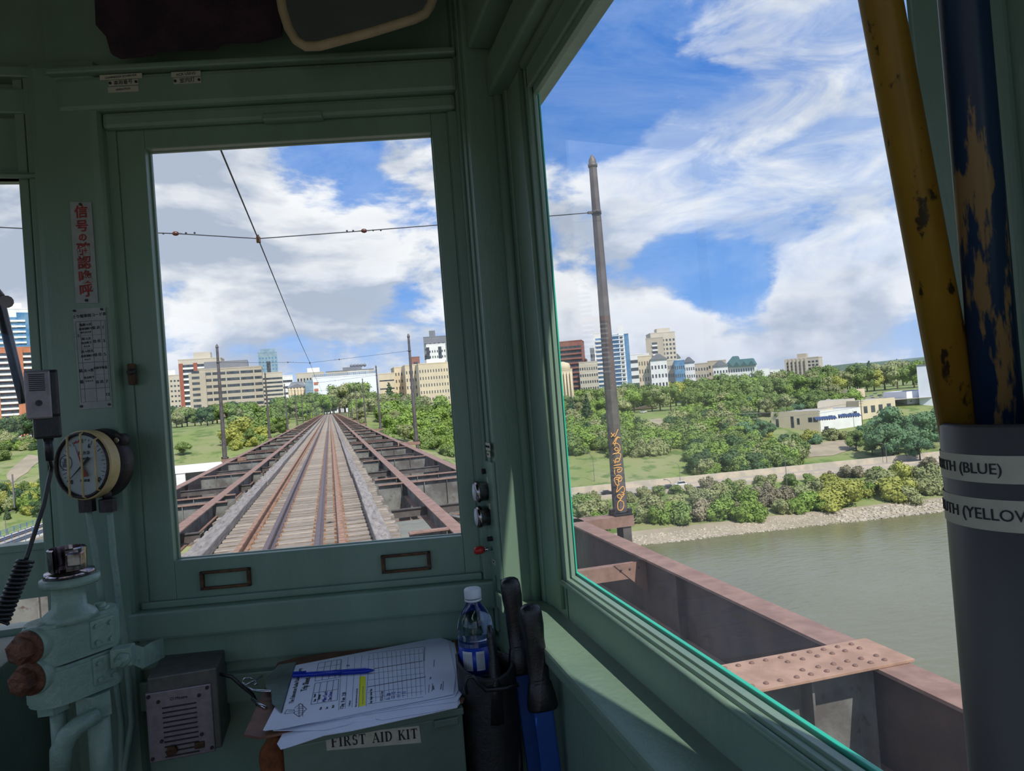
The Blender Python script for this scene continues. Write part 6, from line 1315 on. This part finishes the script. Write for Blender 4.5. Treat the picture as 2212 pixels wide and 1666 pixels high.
for q in low:
    x0, x1, yt, D, mt_, lab = q[:6]; t, w, h, hz = bld('apartment_block', lab, x0, x1, yt, D, 18, mt_, floors=5, cols=5, wh=.42, ww=.5, wm='glass_dark')
    if len(q) > 6 or mt_ == 'white_bldg': m = MB(); m.prism([(-w*.55, -1, h+.5), (w*.55, -1, h+.5), (w*.1, -1, h+5), (-w*.1, -1, h+5)], (0, 19, 0)); m.build('roof', M['greywall'], t)
t, w, h, hz = bld('green_roofed_block', 'white apartment block with a steep teal gabled roof', 1566, 1630, 789, 600, 22, 'white_bldg', rot=-.1, floors=5, cols=12, wh=.5, ww=.4)
m = MB(); m.prism([(-w*.55, -2, h-.5), (w*.05, -2, h-.5), (-w*.1, 6, h+8), (-w*.25, 6, h+8)], (0, 14, 0)); m.prism([(-w*.1, -2, h-.5), (w*.55, -2, h-.5), (w*.42, 6, h+5), (.0, 6, h+5)], (0, 14, 0))
for x in (-.35, -.1, .15, .40): m.prism([(w*x-3, -2.4, h-1), (w*x+3, -2.4, h-1), (w*x, -2.4, h+3)], (0, 9, 0))
m.build('gabled_roof', M['roofteal'], t)
t, w, h, hz = bld('ribbed_block', 'beige ribbed apartment block standing alone above the park trees', 1694, 1768, 775, 640, 24, 'beige2', rot=-.15, floors=5, cols=9, wh=.55, ww=.62, bot=.45); add(t, (-w*.15, 5, h), (w*.12, 16, h+4.5), 'beige', 'roof_housing')
for k in range(6): add(t, (-w*.5+k*w*.12, -2, 0), (-w*.5+k*w*.12+1.4, 0, h), 'beige2', 'vertical_rib')
for k, (x0, x1, yt) in enumerate(((1640, 1662, 797), (1664, 1686, 799))): bld('far_building', 'tiny pale far building on the horizon, %s of two' % ('left' if k == 0 else 'right'), x0, x1, yt, 1250, 20, 'white_bldg', base=-12, floors=0)
# works buildings by the river
def works(name, label, pL, pR, ytop, depth, mt_, wins=(), roof='roofgrey', parap=.5):
    a, b = ground(*pL), ground(*pR); z0 = min(a.z, b.z); h = (pL[1]-ytop)*((a-EYE).dot(FW))/FPX+(a.z-z0); d = b-a; w = math.hypot(d.x, d.y); t = thing(name, label, 'building', (a.x, a.y, z0), math.atan2(d.y, d.x))
    add(t, (0, 0, -8), (w, depth, h), mt_, 'walls'); add(t, (.4, .4, h), (w-.4, depth-.4, h+.15), roof, 'flat_roof')
    m = MB(); m.box((0, 0, h), (w, .35, h+parap)); m.box((0, depth-.35, h), (w, depth, h+parap)); m.box((0, 0, h), (.35, depth, h+parap)); m.box((w-.35, 0, h), (w, depth, h+parap)); m.build('parapet', M[mt_], t)
    for (u0, u1, v0, v1) in wins: add(t, (w*u0, -.08, h*v0), (w*u1, 0, h*v1), 'glass_dark', 'window')
    return t, w
works('works_building', 'white flat roofed works building with small dark windows', (1774, 934), (1862, 920), 890, 26, 'white_bldg', [(.07, .17, .62, .76), (.20, .30, .64, .78), (.53, .61, .66, .80), (.70, .76, .66, .80), (.82, .90, .72, .86), (.08, .18, .1, .26)])
works('works_building', 'long cream works building with solar panels on its roof', (1667, 922), (1772, 934), 893, 20, 'creambldg', [(.1, .16, .3, .7), (.42, .48, .25, .8), (.55, .6, .4, .7), (.78, .86, .5, .72), (.88, .97, .5, .72)])
t_, w_ = works('works_building', 'taller cream works building with red framed windows at the back', (1858, 908), (1936, 896), 868, 22, 'creambldg', [(.12, .22, .35, .72), (.32, .43, .36, .73), (.53, .64, .37, .74), (.76, .87, .38, .75)])
works('works_building', 'grey-sided back hall behind the solar roof', (1768, 906), (1850, 901), 869, 20, 'beige2', [(.1, .2, .45, .6), (.45, .55, .45, .6), (.85, .97, .45, .6)])
works('cream_hut', 'small cream hut at the corner of the parking lot', (1852, 872), (1870, 868), 843, 8, 'creambldg')
works('white_shed', 'low white shed with a grey roof beside the painted poles', (1960, 874), (2030, 868), 848, 20, 'whitewrap', [(.1, .14, .2, .3), (.5, .54, .2, .3)], roof='greywall')
bld('white_hall', 'tall plain white hall half hidden by the yellow pole', 1979, 2045, 789, 400, 25, 'whitewrap', rot=-.1, roof='greywall')
p = Pz(1760, 893, -19.5)
for k in range(2):
    for j in range(9):
        q = Pd(1768+j*5.2+k*48 if k else 1764+j*5.2, 893-j*.5-k*3, 335+k*6)
        t = thing('solar_panel', 'dark blue tilted solar panel in the row on the cream works roof', 'solar panel', (q.x, q.y, -20.4), math.radians(-12), 'solar panels on the works roof'); m = MB(); m.prism([(-.5, 0, 0), (.5, 0, 0), (.5, 2.2, 1.3), (-.5, 2.2, 1.3)], (0, 0, .08)); m.build('cells', M['solar'], t); m = MB(); m.box((-.4, 1.9, -.5), (.4, 2.0, 1.2)); m.build('stand', M['alu'], t)
# low brown park building, utility pole with lines
t, w, h, hz = bld('park_pavilion', 'low dark roofed park pavilion among the trees behind the pickup', 1345, 1420, 884, 505, 14, 'beige', floors=1, cols=8, wh=.5, roof='trunk'); m = MB(); m.prism([(-w*.55, -2, h), (w*.5, -2, h), (w*.25, -2, h+2.4), (-w*.1, -2, h+.8)], (0, 18, 0)); m.build('roof', M['trunk'], t)
for (px, py, yt, lab) in ((1864, 926, 862, 'utility pole in front of the white works building'), (1575, 935, 900, 'utility pole half hidden in the slope thicket')):
    p = ground(px, py); D = (p-EYE).dot(FW); h = (py-yt)*D/FPX; t = thing('utility_pole', 'dark wooden '+lab, 'utility pole', tuple(p)); m = MB(); m.cyl((0, 0, -1), (0, 0, h), .2, .14, 8); m.build('shaft', M['trunk'], t); m = MB(); m.box((-1.3, -.08, h-1.2), (1.3, .08, h-1.0)); m.box((-.9, -.08, h-2.4), (.9, .08, h-2.2)); m.build('cross_arm', M['trunk'], t)
for k, (ya, yb) in enumerate(((880, 868), (893, 878))):
    a, b = Pd(1560, ya+15, 300), Pd(1864, yb, 318); m = MB(); m.tube([a, a.lerp(b, .33)-Vector((0, 0, 1.2)), a.lerp(b, .66)-Vector((0, 0, 1.2)), b], .07, 4); tag(m.build('power_line', M['alu']), '%s power line strung between the two utility poles' % ('upper' if k == 0 else 'lower'), 'power line')
for i in range(26):      # trees and shrubs between the park and the works
    px = 1560+i*11.5+rnd.uniform(-5, 5); p = Pd(px, 880, rnd.uniform(385, 425)); c = pick(['green', 'bright', 'green', 'olive'])
    if px > 1850: continue
    tree('round', c, (p.x, p.y, hgt(p.x, p.y)-.2), rnd.uniform(9, 13), 1.25, label='%s tree at the park edge behind the works buildings' % CW[c], group='%s trees at the park edge behind the works' % CW[c])
for i in range(22):      # trees flanking the far part of the bridge
    left = i % 2 == 0; yy = 300+i*9; x = (-rnd.uniform(16, 46) if left else rnd.uniform(14, 60)); c = pick(['green', 'bright', 'green', 'olive']); k = pick(['round', 'vase'])
    tree(k, c, (x, yy, hgt(x, yy)-.2), rnd.uniform(8, 11)+(2 if yy > 400 else 0), 1.15, label='%s %s close %s of the bridge near its far end' % (CW[c], KW[k], 'left' if left else 'right'), group='%s %ss flanking the bridge on the %s' % (CW[c], KW[k], 'left' if left else 'right'))
for i in range(10):
    x = rnd.uniform(-24, 22); yy = 352+i*7
    if abs(x+.7) < 5: yy += 60; 
    c = pick(['green', 'bright', 'olive']); tree('round', c, (x, yy+10, hgt(x, yy+10)-.2), rnd.uniform(8, 10.5), 1.2, label='%s tree straight behind the end of the track' % CW[c], group='%s trees behind the end of the track' % CW[c])
for (px, D, h) in ((1600, 350, 9), (1622, 345, 8), (1640, 350, 9), (1655, 352, 8), (1680, 375, 9), (1700, 380, 9), (1720, 385, 9), (1610, 330, 7), (1585, 345, 8)):
    p = Pd(px, 890, D); c = pick(['green', 'bright', 'bluegreen']); tree('round', c, (p.x, p.y, hgt(p.x, p.y)-.2), h, 1.3, label='%s tree on the slope left of the cream works building' % CW[c], group='%s trees left of the cream works building' % CW[c])
